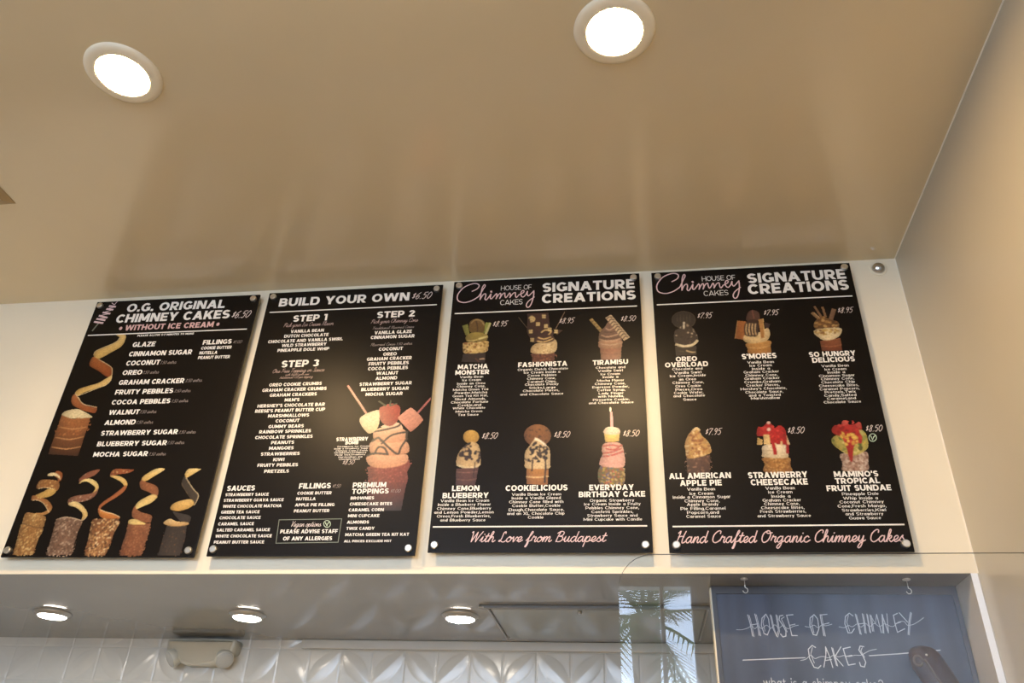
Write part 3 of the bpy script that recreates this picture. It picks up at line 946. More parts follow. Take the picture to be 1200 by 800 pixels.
 (4,'cake_description|smores','M','Crumbs,Graham',246.3,347.9,497.8,8.0),
 (4,'cake_description|smores','M','Cracker Pieces,',250.4,343.2,486.7,7.9),
 (4,'cake_description|smores','M',"Hershey's Chocolate,",233.2,361.5,475.5,7.9),
 (4,'cake_description|smores','M','Chocolate Sauce,',245.4,350.2,464.4,7.9),
 (4,'cake_description|smores','M','and a Toasted',254.2,342.2,453.8,7.8),
 (4,'cake_description|smores','M','Marshmallow',258.5,339.0,444.3,7.8),
 (4,'cake_price|smores','S','$7.95',327.7,374.8,731.3,19.4),
 (4,'cake_name|hungry','K','SO HUNGRY',439.8,569.8,578.6,17.1),
 (4,'cake_name|hungry','K','DELICIOUS',445.6,564.3,559.0,17.0),
 (4,'cake_description|hungry','M','Vanilla Bean',468.2,544.0,542.8,8.0),
 (4,'cake_description|hungry','M','Ice Cream',475.6,535.7,531.5,8.0),
 (4,'cake_description|hungry','M','Inside a',481.8,530.1,521.1,7.9),
 (4,'cake_description|hungry','M','Cinnamon Sugar',456.7,554.6,510.3,7.9),
 (4,'cake_description|hungry','M','Chimney Cone,',460.3,550.9,500.0,7.9),
 (4,'cake_description|hungry','M','Chocolate Chip',459.9,551.6,489.0,7.8),
 (4,'cake_description|hungry','M','Cheesecake Bites,',451.8,559.8,478.0,7.8),
 (4,'cake_description|hungry','M','Caramel Popcorn,',452.0,559.8,467.1,7.7),
 (4,'cake_description|hungry','M','Pretzels,Twix',464.0,548.0,457.0,7.7),
 (4,'cake_description|hungry','M','Candy,Salted',461.0,548.0,446.2,7.7),
 (4,'cake_description|hungry','M','Caramel,and',467.1,545.0,436.1,7.6),
 (4,'cake_description|hungry','M','Chocolate Sauce',456.4,556.9,425.0,7.6),
 (4,'cake_price|hungry','S','$8.95',543.2,590.7,728.6,19.1),
 (4,'cake_name|apple','K','ALL AMERICAN',12.4,178.7,205.5,17.1),
 (4,'cake_name|apple','K','APPLE PIE',40.3,152.0,184.7,16.9),
 (4,'cake_description|apple','M','Vanilla Bean',58.1,132.9,171.0,8.4),
 (4,'cake_description|apple','M','Ice Cream',64.2,127.4,158.5,8.3),
 (4,'cake_description|apple','M','Inside a Cinnamon Sugar',18.6,171.2,148.5,8.3),
 (4,'cake_description|apple','M','Chimney Cone,',49.3,141.3,137.5,8.3),
 (4,'cake_description|apple','M','Apple Brandy',54.3,137.9,127.5,8.2),
 (4,'cake_description|apple','M','Pie Filling,Caramel',37.0,155.0,115.9,8.2),
 (4,'cake_description|apple','M','Popcorn,and',53.3,137.1,104.7,8.1),
 (4,'cake_description|apple','M','Caramel Sauce',50.7,141.1,94.0,8.1),
 (4,'cake_price|apple','S','$7.95',119.9,167.5,336.7,19.6),
 (4,'cake_name|cheesecake','K','STRAWBERRY',224.1,379.7,203.9,17.5),
 (4,'cake_name|cheesecake','K','CHEESECAKE',228.7,377.4,183.4,17.3),
 (4,'cake_description|cheesecake','M','Vanilla Bean',265.2,341.4,170.6,8.2),
 (4,'cake_description|cheesecake','M','Ice Cream',271.3,333.7,159.3,8.2),
 (4,'cake_description|cheesecake','M','Inside a',277.9,327.1,147.4,8.1),
 (4,'cake_description|cheesecake','M','Graham Cracker',253.8,352.5,136.6,8.1),
 (4,'cake_description|cheesecake','M','Chimney Cone,',256.9,347.4,126.5,8.1),
 (4,'cake_description|cheesecake','M','Cheesecake Bites,',247.6,358.0,115.8,8.0),
 (4,'cake_description|cheesecake','M','Fresh Strawberries,',243.9,360.7,105.4,8.0),
 (4,'cake_description|cheesecake','M','and Strawberry Sauce',235.8,371.6,93.5,7.9),
 (4,'cake_price|cheesecake','S','$8.50',344.1,393.2,334.9,19.2),
 (4,'cake_name|tropical','K',"MAMINO'S",448.0,561.2,203.2,16.5),
 (4,'cake_name|tropical','K','TROPICAL',447.9,561.8,184.1,16.3),
 (4,'cake_name|tropical','K','FRUIT SUNDAE',422.9,586.1,163.8,16.2),
 (4,'cake_description|tropical','M','Pineapple Dole',459.3,551.5,151.4,8.0),
 (4,'cake_description|tropical','M','Whip Inside a',460.3,547.5,139.4,8.0),
 (4,'cake_description|tropical','M','Coconut Chimney',449.6,560.2,129.1,7.9),
 (4,'cake_description|tropical','M','Cone,Fresh Mango,',443.0,563.9,117.9,7.9),
 (4,'cake_description|tropical','M','Strawberries,Kiwi',451.8,561.2,106.7,7.8),
 (4,'cake_description|tropical','M','and Strawberry',458.9,552.8,96.3,7.8),
 (4,'cake_description|tropical','M','Guava Sauce',465.9,544.9,85.3,7.8),
 (4,'cake_price|tropical','S','$8.50',551.9,599.6,335.2,18.9),
 (4,'motto','SB','Hand Crafted Organic Chimney Cakes',16.5,595.6,25.9,32.1),
]
LINES = [
 (1,'divider',[(13.7,773.4),(592.2,773.4)],4,'W'),
 (2,'divider',[(18.3,833.7),(594.4,833.7)],4,'W'),
 (3,'divider',[(13.2,786.4),(596.2,786.4)],4,'W'),
 (4,'divider',[(12.0,788.3),(595.5,788.3)],4,'W'),
 (3,'divider',[(9.8,72.0),(596.1,72.0)],4,'W'),
 (4,'divider',[(13.8,70.5),(597.6,70.5)],4,'W'),
 (2,'allergy_box',[(197.5,105.0),(384.5,106.3),(384.6,38.3),(201.7,36.5),(197.5,105.0)],2.2,'G'),
 (3,'logo_script',[(63.8,872.3),(80.2,881.6),(86.0,894.1),(78.8,901.9),(62.9,902.8),(37.2,891.3),(19.2,868.3),(15.5,849.5),(21.9,835.0),(42.1,828.6),(65.2,834.9),(82.6,846.6),(88.0,852.0)],3.6,'P'),
 (3,'logo_script',[(88.0,852.0),(100.2,878.3),(106.4,891.7),(102.9,897.0),(97.1,884.8),(94.5,864.3),(92.4,837.6)],3.6,'P'),
 (3,'logo_script',[(92.4,837.6),(99.9,853.9),(107.9,860.4),(110.9,853.9),(108.7,839.9),(113.6,835.6),(121.8,847.0)],3.6,'P'),
 (3,'logo_script',[(121.8,847.0),(127.7,857.8),(125.9,843.1),(130.1,838.8),(138.6,849.3)],3.6,'P'),
 (3,'logo_script',[(138.6,849.3),(145.9,858.4),(147.7,848.8),(145.2,838.0)],3.6,'P'),
 (3,'logo_script',[(145.2,838.0),(152.7,853.3),(158.8,859.3),(160.6,849.7),(157.4,838.3)],3.6,'P'),
 (3,'logo_script',[(157.4,838.3),(165.6,854.8),(173.1,859.4),(174.2,849.0),(177.2,841.0),(182.8,847.0)],3.6,'P'),
 (3,'logo_script',[(182.8,847.0),(189.3,858.6),(192.3,849.6),(190.9,840.3)],3.6,'P'),
 (3,'logo_script',[(190.9,840.3),(200.6,856.1),(208.2,858.8),(209.0,847.1),(212.4,839.8),(220.2,849.7)],3.6,'P'),
 (3,'logo_script',[(220.2,849.7),(233.4,856.8),(236.5,863.6),(231.7,866.4),(226.4,857.2),(228.1,845.2),(234.8,840.5),(243.4,850.0)],3.6,'P'),
 (3,'logo_script',[(243.4,850.0),(247.7,861.7),(247.2,851.4),(251.4,844.0),(258.8,850.8),(268.8,862.8)],3.6,'P'),
 (3,'logo_script',[(268.8,862.8),(268.4,842.4),(262.6,814.8),(255.4,800.4),(248.3,800.1),(246.1,810.1),(253.3,823.9),(270.8,838.6)],3.6,'P'),
 (3,'logo_script',[(127.3,868.9),(128.5,865.6)],6,'P'),
 (4,'logo_script',[(62.8,875.0),(79.3,884.5),(85.1,897.4),(77.9,905.4),(61.8,906.3),(36.0,894.5),(17.9,870.8),(14.1,851.5),(20.6,836.6),(40.9,830.0),(64.2,836.5),(81.7,848.5),(87.1,854.1)],3.6,'P'),
 (4,'logo_script',[(87.1,854.1),(99.4,881.1),(105.6,894.9),(102.1,900.4),(96.3,887.8),(93.7,866.7),(91.5,839.3)],3.6,'P'),
 (4,'logo_script',[(91.5,839.3),(99.1,856.0),(107.1,862.7),(110.2,856.0),(108.0,841.6),(112.9,837.2),(121.1,848.9)],3.6,'P'),
 (4,'logo_script',[(121.1,848.9),(127.1,860.0),(125.3,844.9),(129.5,840.5),(138.1,851.3)],3.6,'P'),
 (4,'logo_script',[(138.1,851.3),(145.4,860.7),(147.2,850.8),(144.7,839.7)],3.6,'P'),
 (4,'logo_script',[(144.7,839.7),(152.2,855.4),(158.4,861.6),(160.2,851.7),(157.0,840.0)],3.6,'P'),
 (4,'logo_script',[(157.0,840.0),(165.2,857.0),(172.8,861.7),(173.9,851.0),(176.9,842.8),(182.5,848.9)],3.6,'P'),
 (4,'logo_script',[(182.5,848.9),(189.1,860.9),(192.1,851.6),(190.7,842.1)],3.6,'P'),
 (4,'logo_script',[(190.7,842.1),(200.5,858.3),(208.1,861.1),(208.9,849.0),(212.3,841.5),(220.2,851.7)],3.6,'P'),
 (4,'logo_script',[(220.2,851.7),(233.5,859.0),(236.6,866.0),(231.8,868.9),(226.4,859.4),(228.1,847.1),(234.9,842.3),(243.5,852.0)],3.6,'P'),
 (4,'logo_script',[(243.5,852.0),(247.9,864.1),(247.4,853.5),(251.6,845.9),(259.0,852.9),(269.1,865.2)],3.6,'P'),
 (4,'logo_script',[(269.1,865.2),(268.7,844.2),(262.9,815.8),(255.6,801.0),(248.5,800.7),(246.3,811.0),(253.5,825.2),(271.1,840.3)],3.6,'P'),
 (4,'logo_script',[(126.7,871.5),(127.9,868.1)],6,'P'),
 (1,'spit_emblem',[(53.4,894.0),(77.2,889.9)],7,'P'),
 (1,'spit_emblem',[(47.8,882.0),(71.6,877.5)],7,'P'),
 (1,'spit_emblem',[(38.4,867.2),(65.8,861.3)],7,'P'),
 (1,'spit_emblem',[(28.4,854.3),(60.2,844.6)],7,'P'),
 (1,'spit_emblem',[(23.3,841.2),(55.8,834.2)],7,'P'),
 (1,'spit_emblem',[(18.7,829.0),(51.8,822.5)],7,'P'),
 (1,'spit_emblem',[(77.9,912.2),(71.0,898.9)],2.5,'P'),
 (1,'spit_emblem',[(58.8,906.8),(71.3,898.0)],2.5,'P'),
 (1,'spit_emblem',[(77.3,889.5),(47.8,882.0)],2.5,'P'),
 (1,'spit_emblem',[(71.8,877.2),(38.4,867.2)],2.5,'P'),
 (1,'spit_emblem',[(65.8,861.3),(28.4,854.3)],2.5,'P'),
 (1,'spit_emblem',[(60.5,843.7),(23.3,841.2)],2.5,'P'),
 (1,'spit_emblem',[(23.1,792.3),(36.1,823.5)],5,'G'),
 (2,'vegan_emblem',[(353.6,91.5),(353.5,87.7),(351.9,84.4),(349.0,82.3),(345.3,81.6),(341.3,82.4),(337.7,84.6),(334.9,87.9),(333.5,91.8),(333.6,95.7),(335.3,98.9),(338.2,101.1),(341.9,101.8),(345.9,101.0),(349.5,98.7),(352.2,95.4),(353.6,91.5)],2,'V'),
 (2,'vegan_emblem',[(337.9,95.8),(344.1,85.6),(345.4,92.7),(348.8,96.6)],2.6,'V'),
 (4,'vegan_emblem',[(576.9,316.3),(575.3,311.9),(572.5,308.3),(568.9,305.9),(565.0,305.1),(561.5,306.1),(558.7,308.7),(557.3,312.4),(557.4,316.8),(558.9,321.2),(561.7,324.9),(565.4,327.3),(569.3,328.1),(572.8,327.1),(575.5,324.5),(577.0,320.7),(576.9,316.3)],2,'V'),
 (4,'vegan_emblem',[(563.1,321.3),(565.4,309.7),(569.3,317.7),(574.1,322.2)],2.6,'V'),
]
PICTURES = [
 (1,'spiral_cake_photo','large photo of an unrolled glazed spiral cake',[('P',[(118.2,771.7),(153.8,770.0),(159.9,745.3),(151.9,721.4),(121.6,699.2),(91.0,678.5),(73.5,679.2),(60.4,695.5),(65.5,711.1),(100.3,728.7),(127.4,743.5),(135.7,759.2)],(222,188,120),(208,168,92),'y'),
  ('P',[(63.7,685.9),(86.2,675.6),(139.3,645.5),(152.4,626.5),(157.2,604.9),(138.3,605.6),(102.2,628.4),(65.0,648.3),(57.2,664.2),(58.8,679.8)],(165,95,45),(135,65,28),'y'),
  ('P',[(135.6,596.6),(151.6,608.2),(155.4,617.2),(159.5,592.7),(148.4,575.0),(121.2,564.0),(76.0,547.6),(60.3,536.2),(45.6,545.6),(51.7,560.3),(79.0,571.4),(115.0,582.2)],(208,168,92),(222,188,120),'x'),
  ('P',[(43.8,542.6),(62.4,530.1),(90.7,505.7),(123.0,493.0),(142.6,492.4),(144.0,472.1),(130.0,472.5),(96.1,482.2),(59.8,497.8),(44.3,513.0),(39.6,530.9)],(168,105,60),(150,78,38),'y'),
  ('P',[(27.4,466.7),(33.3,478.2),(58.4,486.2),(83.8,485.4),(134.0,460.8),(130.8,454.0),(70.3,452.8),(40.7,457.7)],(228,208,160),None,'y'),
  ('p',[(26.3,466.8),(71.0,451.1),(131.6,455.1),(134.0,432.2),(134.4,403.9),(136.4,320.9),(30.6,328.5),(29.0,384.0),(27.4,440.8)],(172,108,62),(62,36,22),'y'),
  ('d',[(33.8,449.2),(129.7,449.5),(134.8,398.3),(33.2,395.2)],40,6,[(180,118,70),(150,88,48),(164,100,56)]),
  ('s',[(33.8,423.5),(85.1,415.3),(131.3,420.9)],3,(205,150,98)),
  ('s',[(34.7,386.7),(86.4,378.8),(132.1,387.2)],3,(205,150,98)),
  ('s',[(35.0,353.2),(87.6,345.5),(134.4,352.7)],3,(205,150,98)),
  ('s',[(135.7,759.2),(128.0,741.6),(100.7,727.4),(65.9,709.8),(61.0,693.6)],2.2,(238,212,165)),
  ('s',[(86.5,674.9),(139.3,645.5),(152.4,626.5),(158.5,595.8)],2.2,(238,212,165)),
  ('s',[(159.5,592.7),(148.4,575.0),(121.4,563.4),(60.3,536.2)],2.2,(238,212,165)),
  ('s',[(45.6,545.6),(64.8,528.3),(90.9,505.1),(142.8,491.8)],2.2,(238,212,165)),
  ('s',[(26.3,466.8),(33.3,478.2),(58.4,486.2)],2.2,(238,212,165))]),
 (1,'small_cake_photo','photo of a walnut crusted spiral cake',[('P',[(76.7,257.7),(82.4,271.3),(99.1,266.7),(107.3,256.0),(108.5,241.2),(100.1,235.0),(94.0,245.6)],(146,82,40),None,'y'),
  ('P',[(54.8,258.9),(63.2,265.2),(81.0,263.6),(97.3,254.0),(105.0,241.2),(91.7,252.0),(79.8,255.1),(60.7,254.6)],(232,212,160),None,'y'),
  ('P',[(33.1,217.0),(33.0,231.7),(39.7,242.2),(69.5,242.6),(99.3,237.1),(109.8,220.1),(106.7,205.6),(88.7,214.2),(62.2,216.6),(42.4,212.7)],(150,100,55),None,'y'),
  ('d',[(33.1,217.0),(33.0,231.7),(39.7,242.2),(69.5,242.6),(99.3,237.1),(109.8,220.1),(106.7,205.6),(88.7,214.2),(62.2,216.6),(42.4,212.7)],30,4,[(196,150,92),(128,84,42),(216,182,122),(160,112,62)]),
  ('P',[(39.8,191.9),(59.3,202.1),(76.7,212.3),(96.2,211.2),(105.3,203.5),(93.8,189.2),(70.6,183.3),(52.8,185.6)],(208,168,92),(190,150,80),'y'),
  ('P',[(30.5,179.6),(31.2,192.0),(52.8,185.6),(80.7,179.1),(103.8,162.4),(111.7,150.1),(106.7,138.0),(92.9,152.3),(72.7,166.8),(50.1,176.1),(35.5,175.5)],(160,105,58),None,'y'),
  ('d',[(30.5,179.6),(31.2,192.0),(52.8,185.6),(80.7,179.1),(103.8,162.4),(111.7,150.1),(106.7,138.0),(92.9,152.3),(72.7,166.8),(50.1,176.1),(35.5,175.5)],20,4,[(196,150,92),(128,84,42),(216,182,122),(160,112,62)]),
  ('P',[(111.7,150.1),(107.4,136.0),(91.6,128.1),(66.4,128.3),(62.0,134.4),(84.3,136.2),(98.1,144.2)],(180,130,72),None,'y'),
  ('p',[(32.6,102.5),(72.8,90.3),(103.7,90.8),(107.9,74.3),(103.6,58.6),(103.8,31.4),(103.3,6.5),(37.8,6.6),(35.9,31.6),(30.6,70.7),(27.9,98.5)],(150,105,58),None,'y'),
  ('d',[(32.6,102.5),(72.8,90.3),(103.7,90.8),(107.9,74.3),(103.6,58.6),(103.8,31.4),(103.3,6.5),(37.8,6.6),(35.9,31.6),(30.6,70.7),(27.9,98.5)],190,4.5,[(196,150,92),(128,84,42),(216,182,122),(160,112,62)]),
  ('P',[(29.4,110.5),(27.2,126.6),(33.8,136.7),(64.9,132.3),(99.4,124.0),(104.2,105.9),(104.0,90.1),(85.3,90.2),(58.0,96.3),(32.6,102.5)],(160,118,68),None,'y'),
  ('d',[(29.4,110.5),(27.2,126.6),(33.8,136.7),(64.9,132.3),(99.4,124.0),(104.2,105.9),(104.0,90.1),(85.3,90.2),(58.0,96.3),(32.6,102.5)],70,4.5,[(196,150,92),(128,84,42),(216,182,122),(160,112,62)]),
  ('s',[(32.6,102.5),(58.1,95.9),(85.4,89.8),(104.0,90.1)],2.5,(95,62,34)),
  ('s',[(56.0,258.1),(77.0,262.8),(97.7,253.2)],2,(238,212,165)),
  ('s',[(42.4,212.7),(62.4,216.2),(96.2,211.2)],2,(238,212,165)),
  ('s',[(35.5,175.5),(52.4,175.7),(77.7,164.7),(105.7,137.2)],2,(238,212,165))]),
 (1,'small_cake_photo','photo of a coconut crusted spiral cake',[('P',[(168.2,240.2),(171.6,248.6),(189.1,265.2),(220.0,274.0),(227.4,270.9),(217.6,256.3),(200.0,246.1),(185.2,240.0),(176.9,227.5)],(140,85,60),None,'y'),
  ('d',[(168.2,240.2),(171.6,248.6),(189.1,265.2),(220.0,274.0),(227.4,270.9),(217.6,256.3),(200.0,246.1),(185.2,240.0),(176.9,227.5)],22,3.5,[(168,140,118),(112,80,60),(192,165,140),(140,104,80),(90,62,46)]),
  ('P',[(172.7,227.6),(181.0,240.0),(204.9,243.9),(229.7,233.0),(242.9,216.2),(238.2,201.8),(229.1,197.8),(232.6,212.2),(220.6,222.7),(200.1,233.5),(183.2,233.7)],(232,208,140),(208,168,92),'y'),
  ('P',[(155.5,170.0),(159.4,182.2),(181.7,190.2),(213.8,193.9),(236.1,201.8),(242.9,216.2),(243.8,197.6),(234.8,181.3),(213.3,171.4),(189.7,167.6),(168.0,169.9),(161.9,163.8)],(140,92,68),None,'y'),
  ('d',[(155.5,170.0),(159.4,182.2),(181.7,190.2),(213.8,193.9),(236.1,201.8),(242.9,216.2),(243.8,197.6),(234.8,181.3),(213.3,171.4),(189.7,167.6),(168.0,169.9),(161.9,163.8)],26,4,[(168,140,118),(112,80,60),(192,165,140),(140,104,80),(90,62,46)]),
  ('P',[(159.8,163.8),(172.2,169.8),(191.8,167.6),(215.5,153.1),(235.0,132.8),(234.3,116.9),(222.7,109.0),(219.9,129.0),(204.6,143.1),(184.3,153.4),(168.6,156.8)],(226,200,140),(208,168,92),'y'),
  ('p',[(138.6,113.7),(160.6,121.5),(190.3,119.2),(224.1,111.0),(226.2,93.2),(223.0,73.6),(226.7,6.3),(146.0,6.4),(144.4,42.9),(140.7,85.9)],(120,90,70),None,'y'),
  ('d',[(138.6,113.7),(160.6,121.5),(190.3,119.2),(224.1,111.0),(226.2,93.2),(223.0,73.6),(226.7,6.3),(146.0,6.4),(144.4,42.9),(140.7,85.9)],230,4.5,[(168,140,118),(112,80,60),(192,165,140),(140,104,80),(90,62,46)]),
  ('s',[(138.6,113.7),(160.8,121.1),(190.5,118.8),(224.0,111.4),(234.2,120.9)],2.5,(205,180,150))]),
 (1,'small_cake_photo','photo of a chopped nut spiral cake',[('P',[(267.0,255.5),(269.2,268.1),(281.5,275.5),(311.5,273.7),(341.3,271.9),(331.6,262.8),(316.2,258.9),(295.8,257.1),(276.2,253.2)],(150,82,48),None,'y'),
  ('d',[(267.0,255.5),(269.2,268.1),(281.5,275.5),(311.5,273.7),(341.3,271.9),(331.6,262.8),(316.2,258.9),(295.8,257.1),(276.2,253.2)],16,3.5,[(206,160,104),(120,76,42),(232,200,150),(160,100,58),(80,48,28)]),
  ('P',[(268.4,251.3),(284.6,253.1),(307.0,248.5),(327.7,235.7),(335.7,221.1),(331.5,210.8),(324.0,221.2),(307.5,233.9),(283.1,244.7)],(222,188,120),(208,168,92),'y'),
  ('P',[(326.8,219.1),(335.6,218.6),(330.6,200.6),(311.7,182.4),(291.6,168.4),(275.7,154.5),(273.6,142.4),(284.4,128.3),(276.2,128.4),(266.7,138.5),(264.7,156.6),(277.8,172.7),(297.3,188.7),(316.2,206.9)],(160,95,55),None,'y'),
  ('d',[(326.8,219.1),(335.6,218.6),(330.6,200.6),(311.7,182.4),(291.6,168.4),(275.7,154.5),(273.6,142.4),(284.4,128.3),(276.2,128.4),(266.7,138.5),(264.7,156.6),(277.8,172.7),(297.3,188.7),(316.2,206.9)],16,3.5,[(206,160,104),(120,76,42),(232,200,150),(160,100,58),(80,48,28)]),
  ('P',[(273.6,142.4),(294.1,136.2),(320.6,130.0),(341.5,121.9),(341.2,114.0),(317.7,114.2),(292.5,116.3),(274.9,126.4),(271.2,138.4)],(206,136,66),(180,104,50),'y'),
  ('p',[(257.0,112.7),(288.4,116.4),(343.5,115.9),(347.0,96.2),(341.3,72.9),(333.8,4.9),(270.0,5.0),(265.1,42.4),(261.1,77.2)],(120,78,48),(170,120,75),'y'),
  ('d',[(257.0,112.7),(288.4,116.4),(343.5,115.9),(347.0,96.2),(341.3,72.9),(333.8,4.9),(270.0,5.0),(265.1,42.4),(261.1,77.2)],220,5,[(206,160,104),(120,76,42),(232,200,150),(160,100,58),(80,48,28)]),
  ('s',[(271.7,144.5),(293.9,136.6),(320.5,130.4),(343.1,120.7)],2.2,(238,212,165))]),
 (1,'small_cake_photo','photo of a smooth cinnamon spiral cake',[('P',[(442.6,273.5),(435.2,263.2),(414.7,248.9),(394.2,234.7),(377.6,234.9),(378.0,247.4),(394.3,261.8),(415.5,274.0)],(232,206,140),(208,168,92),'y'),
  ('P',[(374.6,224.6),(377.0,237.0),(395.5,230.5),(427.4,219.8),(441.9,205.2),(443.8,184.9),(433.0,187.0),(408.9,199.5),(385.9,208.0)],(142,88,56),None,'y'),
  ('d',[(374.6,224.6),(377.0,237.0),(395.5,230.5),(427.4,219.8),(441.9,205.2),(443.8,184.9),(433.0,187.0),(408.9,199.5),(385.9,208.0)],26,3.5,[(150,96,62),(120,74,46),(165,112,76)]),
  ('P',[(436.5,189.0),(444.2,184.9),(443.6,178.8),(431.5,164.9),(403.3,151.2),(388.9,145.3),(382.5,155.4),(389.6,169.4),(406.3,181.3),(423.9,190.4)],(222,188,120),(228,200,128),'y'),
  ('P',[(380.2,127.5),(377.3,143.4),(381.7,155.4),(388.9,145.3),(408.2,135.2),(443.4,125.0),(447.3,105.3),(433.9,103.4),(408.0,109.5),(387.4,117.6)],(142,88,56),None,'y'),
  ('d',[(380.2,127.5),(377.3,143.4),(381.7,155.4),(388.9,145.3),(408.2,135.2),(443.4,125.0),(447.3,105.3),(433.9,103.4),(408.0,109.5),(387.4,117.6)],26,3.5,[(150,96,62),(120,74,46),(165,112,76)]),
  ('p',[(376.2,101.9),(411.3,98.9),(447.3,101.4),(451.2,72.3),(447.7,5.8),(380.9,5.9),(377.7,34.3),(379.4,72.7)],(140,88,58),(128,76,48),'y'),
  ('d',[(376.2,101.9),(411.3,98.9),(447.3,101.4),(451.2,72.3),(447.7,5.8),(380.9,5.9),(377.7,34.3),(379.4,72.7)],110,4.5,[(150,96,62),(120,74,46),(165,112,76)]),
  ('P',[(375.8,103.1),(377.1,111.7),(390.3,114.8),(408.0,109.5),(433.1,99.5),(411.7,97.4),(383.1,99.1)],(226,196,124),None,'y')]),
 (1,'small_cake_photo','photo of a dark cocoa spiral cake',[('p',[(564.1,271.4),(554.0,263.3),(533.4,249.1),(521.4,241.0),(513.0,253.6),(516.6,266.0),(522.9,273.0)],(232,206,140),(208,168,92),'y'),
  ('P',[(513.5,247.3),(523.4,241.0),(553.2,205.8),(574.1,187.3),(572.0,165.3),(563.0,161.4),(546.5,185.6),(524.8,206.1),(511.4,222.7)],(52,44,36),(70,58,46),'y'),
  ('s',[(520.8,243.1),(552.6,207.8),(574.6,188.5),(574.9,169.3),(569.8,155.4)],2.4,(214,190,150)),
  ('s',[(511.6,224.7),(527.4,204.1),(550.2,179.6)],1.4,(130,108,76)),
  ('P',[(497.4,146.2),(501.4,160.1),(522.8,169.9),(553.6,174.3),(568.8,159.4),(553.4,145.7),(527.6,138.0),(507.1,140.2)],(222,184,112),(196,150,78),'y'),
  ('p',[(500.6,93.2),(563.8,92.8),(569.8,56.4),(566.4,5.6),(498.5,5.7),(499.8,41.5)],(58,48,40),(66,54,44),'y'),
  ('d',[(500.6,93.2),(563.8,92.8),(569.8,56.4),(566.4,5.6),(498.5,5.7),(499.8,41.5)],34,3,[(120,84,50),(90,68,48),(50,42,36)]),
  ('P',[(508.2,136.2),(529.3,132.1),(567.7,121.9),(567.3,101.7),(544.8,104.6),(525.1,118.4)],(62,52,44),None,'y'),
  ('P',[(487.8,103.0),(504.4,114.6),(528.4,106.6),(565.1,102.5),(563.3,94.7),(524.7,91.9),(500.0,95.2)],(226,196,140),(190,146,88),'y')]),
 (2,'strawberry_cake_photo','photo of a strawberry topped ice cream cone',[('s',[(337.4,539.0),(420.3,427.4)],6.5,(198,116,110)),
  ('s',[(607.9,485.7),(566.0,428.7)],6.5,(190,112,106)),
  ('p',[(439.1,264.3),(563.4,284.8),(567.2,264.2),(560.1,245.6),(565.2,226.9),(560.7,195.4),(555.9,128.5),(453.6,130.1),(445.3,208.1),(445.2,234.6)],(150,66,54),(46,36,32),'y'),
  ('d',[(439.1,264.3),(563.4,284.8),(567.2,264.2),(560.1,245.6),(565.2,226.9),(563.7,213.7),(444.2,216.0),(445.2,234.6)],120,4,[(168,86,72),(120,44,36),(150,66,54)]),
  ('P',[(431.9,286.2),(437.8,299.8),(491.3,306.8),(548.6,302.6),(558.9,288.7),(552.0,272.6),(522.5,262.5),(481.9,259.6),(447.5,266.8)],(232,176,138),(206,142,106),'y'),
  ('P',[(434.8,333.1),(444.5,346.8),(496.2,351.1),(543.9,344.2),(558.0,324.4),(553.4,305.2),(502.7,298.3),(447.5,305.1)],(232,176,138),(206,142,106),'y'),
  ('P',[(441.0,372.3),(449.7,386.2),(495.9,396.3),(534.2,383.8),(546.6,366.5),(543.6,347.0),(497.6,339.8),(452.4,346.6)],(236,184,148),(206,142,106),'y'),
  ('P',[(461.9,394.5),(510.4,407.3),(531.4,385.6),(497.7,382.0)],(236,190,160),None,'y'),
  ('s',[(440.3,378.0),(471.3,382.8),(512.1,393.0),(522.7,401.8)],6.5,(44,30,27)),
  ('s',[(441.8,346.9),(458.8,357.7),(470.7,346.1)],6.5,(44,30,27)),
  ('s',[(471.8,337.7),(499.8,365.0),(545.7,375.0)],6.5,(44,30,27)),
  ('s',[(470.4,348.9),(494.1,326.0),(525.4,303.2),(533.1,325.0),(548.2,352.5)],6.5,(44,30,27)),
  ('s',[(454.9,307.6),(463.8,326.8),(482.0,323.6),(494.1,305.0)],6.5,(44,30,27)),
  ('s',[(432.6,299.9),(455.0,307.1),(497.0,302.8)],6.5,(44,30,27)),
  ('s',[(545.7,375.0),(546.2,351.4)],6.5,(44,30,27)),
  ('P',[(449.0,452.7),(460.9,464.1),(486.7,472.1),(511.9,462.4),(517.3,438.9),(512.4,413.0),(495.9,396.3),(474.4,399.8),(455.8,420.5)],(172,46,38),(140,30,26),'y'),
  ('d',[(449.0,452.7),(460.9,464.1),(486.7,472.1),(511.9,462.4),(517.3,438.9),(512.4,413.0),(495.9,396.3),(474.4,399.8),(455.8,420.5)],40,1.8,[(200,84,64),(120,26,22)]),
  ('s',[(445.3,481.1),(468.8,465.0)],5,(52,56,40)),
  ('s',[(482.8,482.3),(481.8,468.1)],5,(52,56,40)),
  ('s',[(502.8,471.5),(482.3,464.6)],5,(52,56,40)),
  ('P',[(392.8,413.7),(400.7,433.8),(438.6,450.1),(451.2,443.9),(453.9,394.7),(433.1,372.5),(416.0,381.5)],(238,224,182),(212,186,138),'y'),
  ('P',[(514.4,418.7),(518.3,430.2),(542.3,452.6),(555.6,452.2),(588.1,419.4),(586.9,405.1),(561.1,377.4),(550.3,380.5)],(226,160,136),(204,128,104),'y')]),
 (3,'cake_photo','photo of a green tea ice cream cone with wafer bars',[('p',[(40.4,738.2),(58.2,744.0),(67.3,704.3),(54.4,701.7)],(134,134,66),None,'y'),
  ('p',[(116.6,747.9),(133.5,745.4),(124.6,708.3),(110.8,708.9)],(140,146,70),None,'y'),
  ('p',[(129.3,745.9),(135.3,743.7),(122.9,700.3),(116.5,705.4)],(204,196,136),None,'y'),
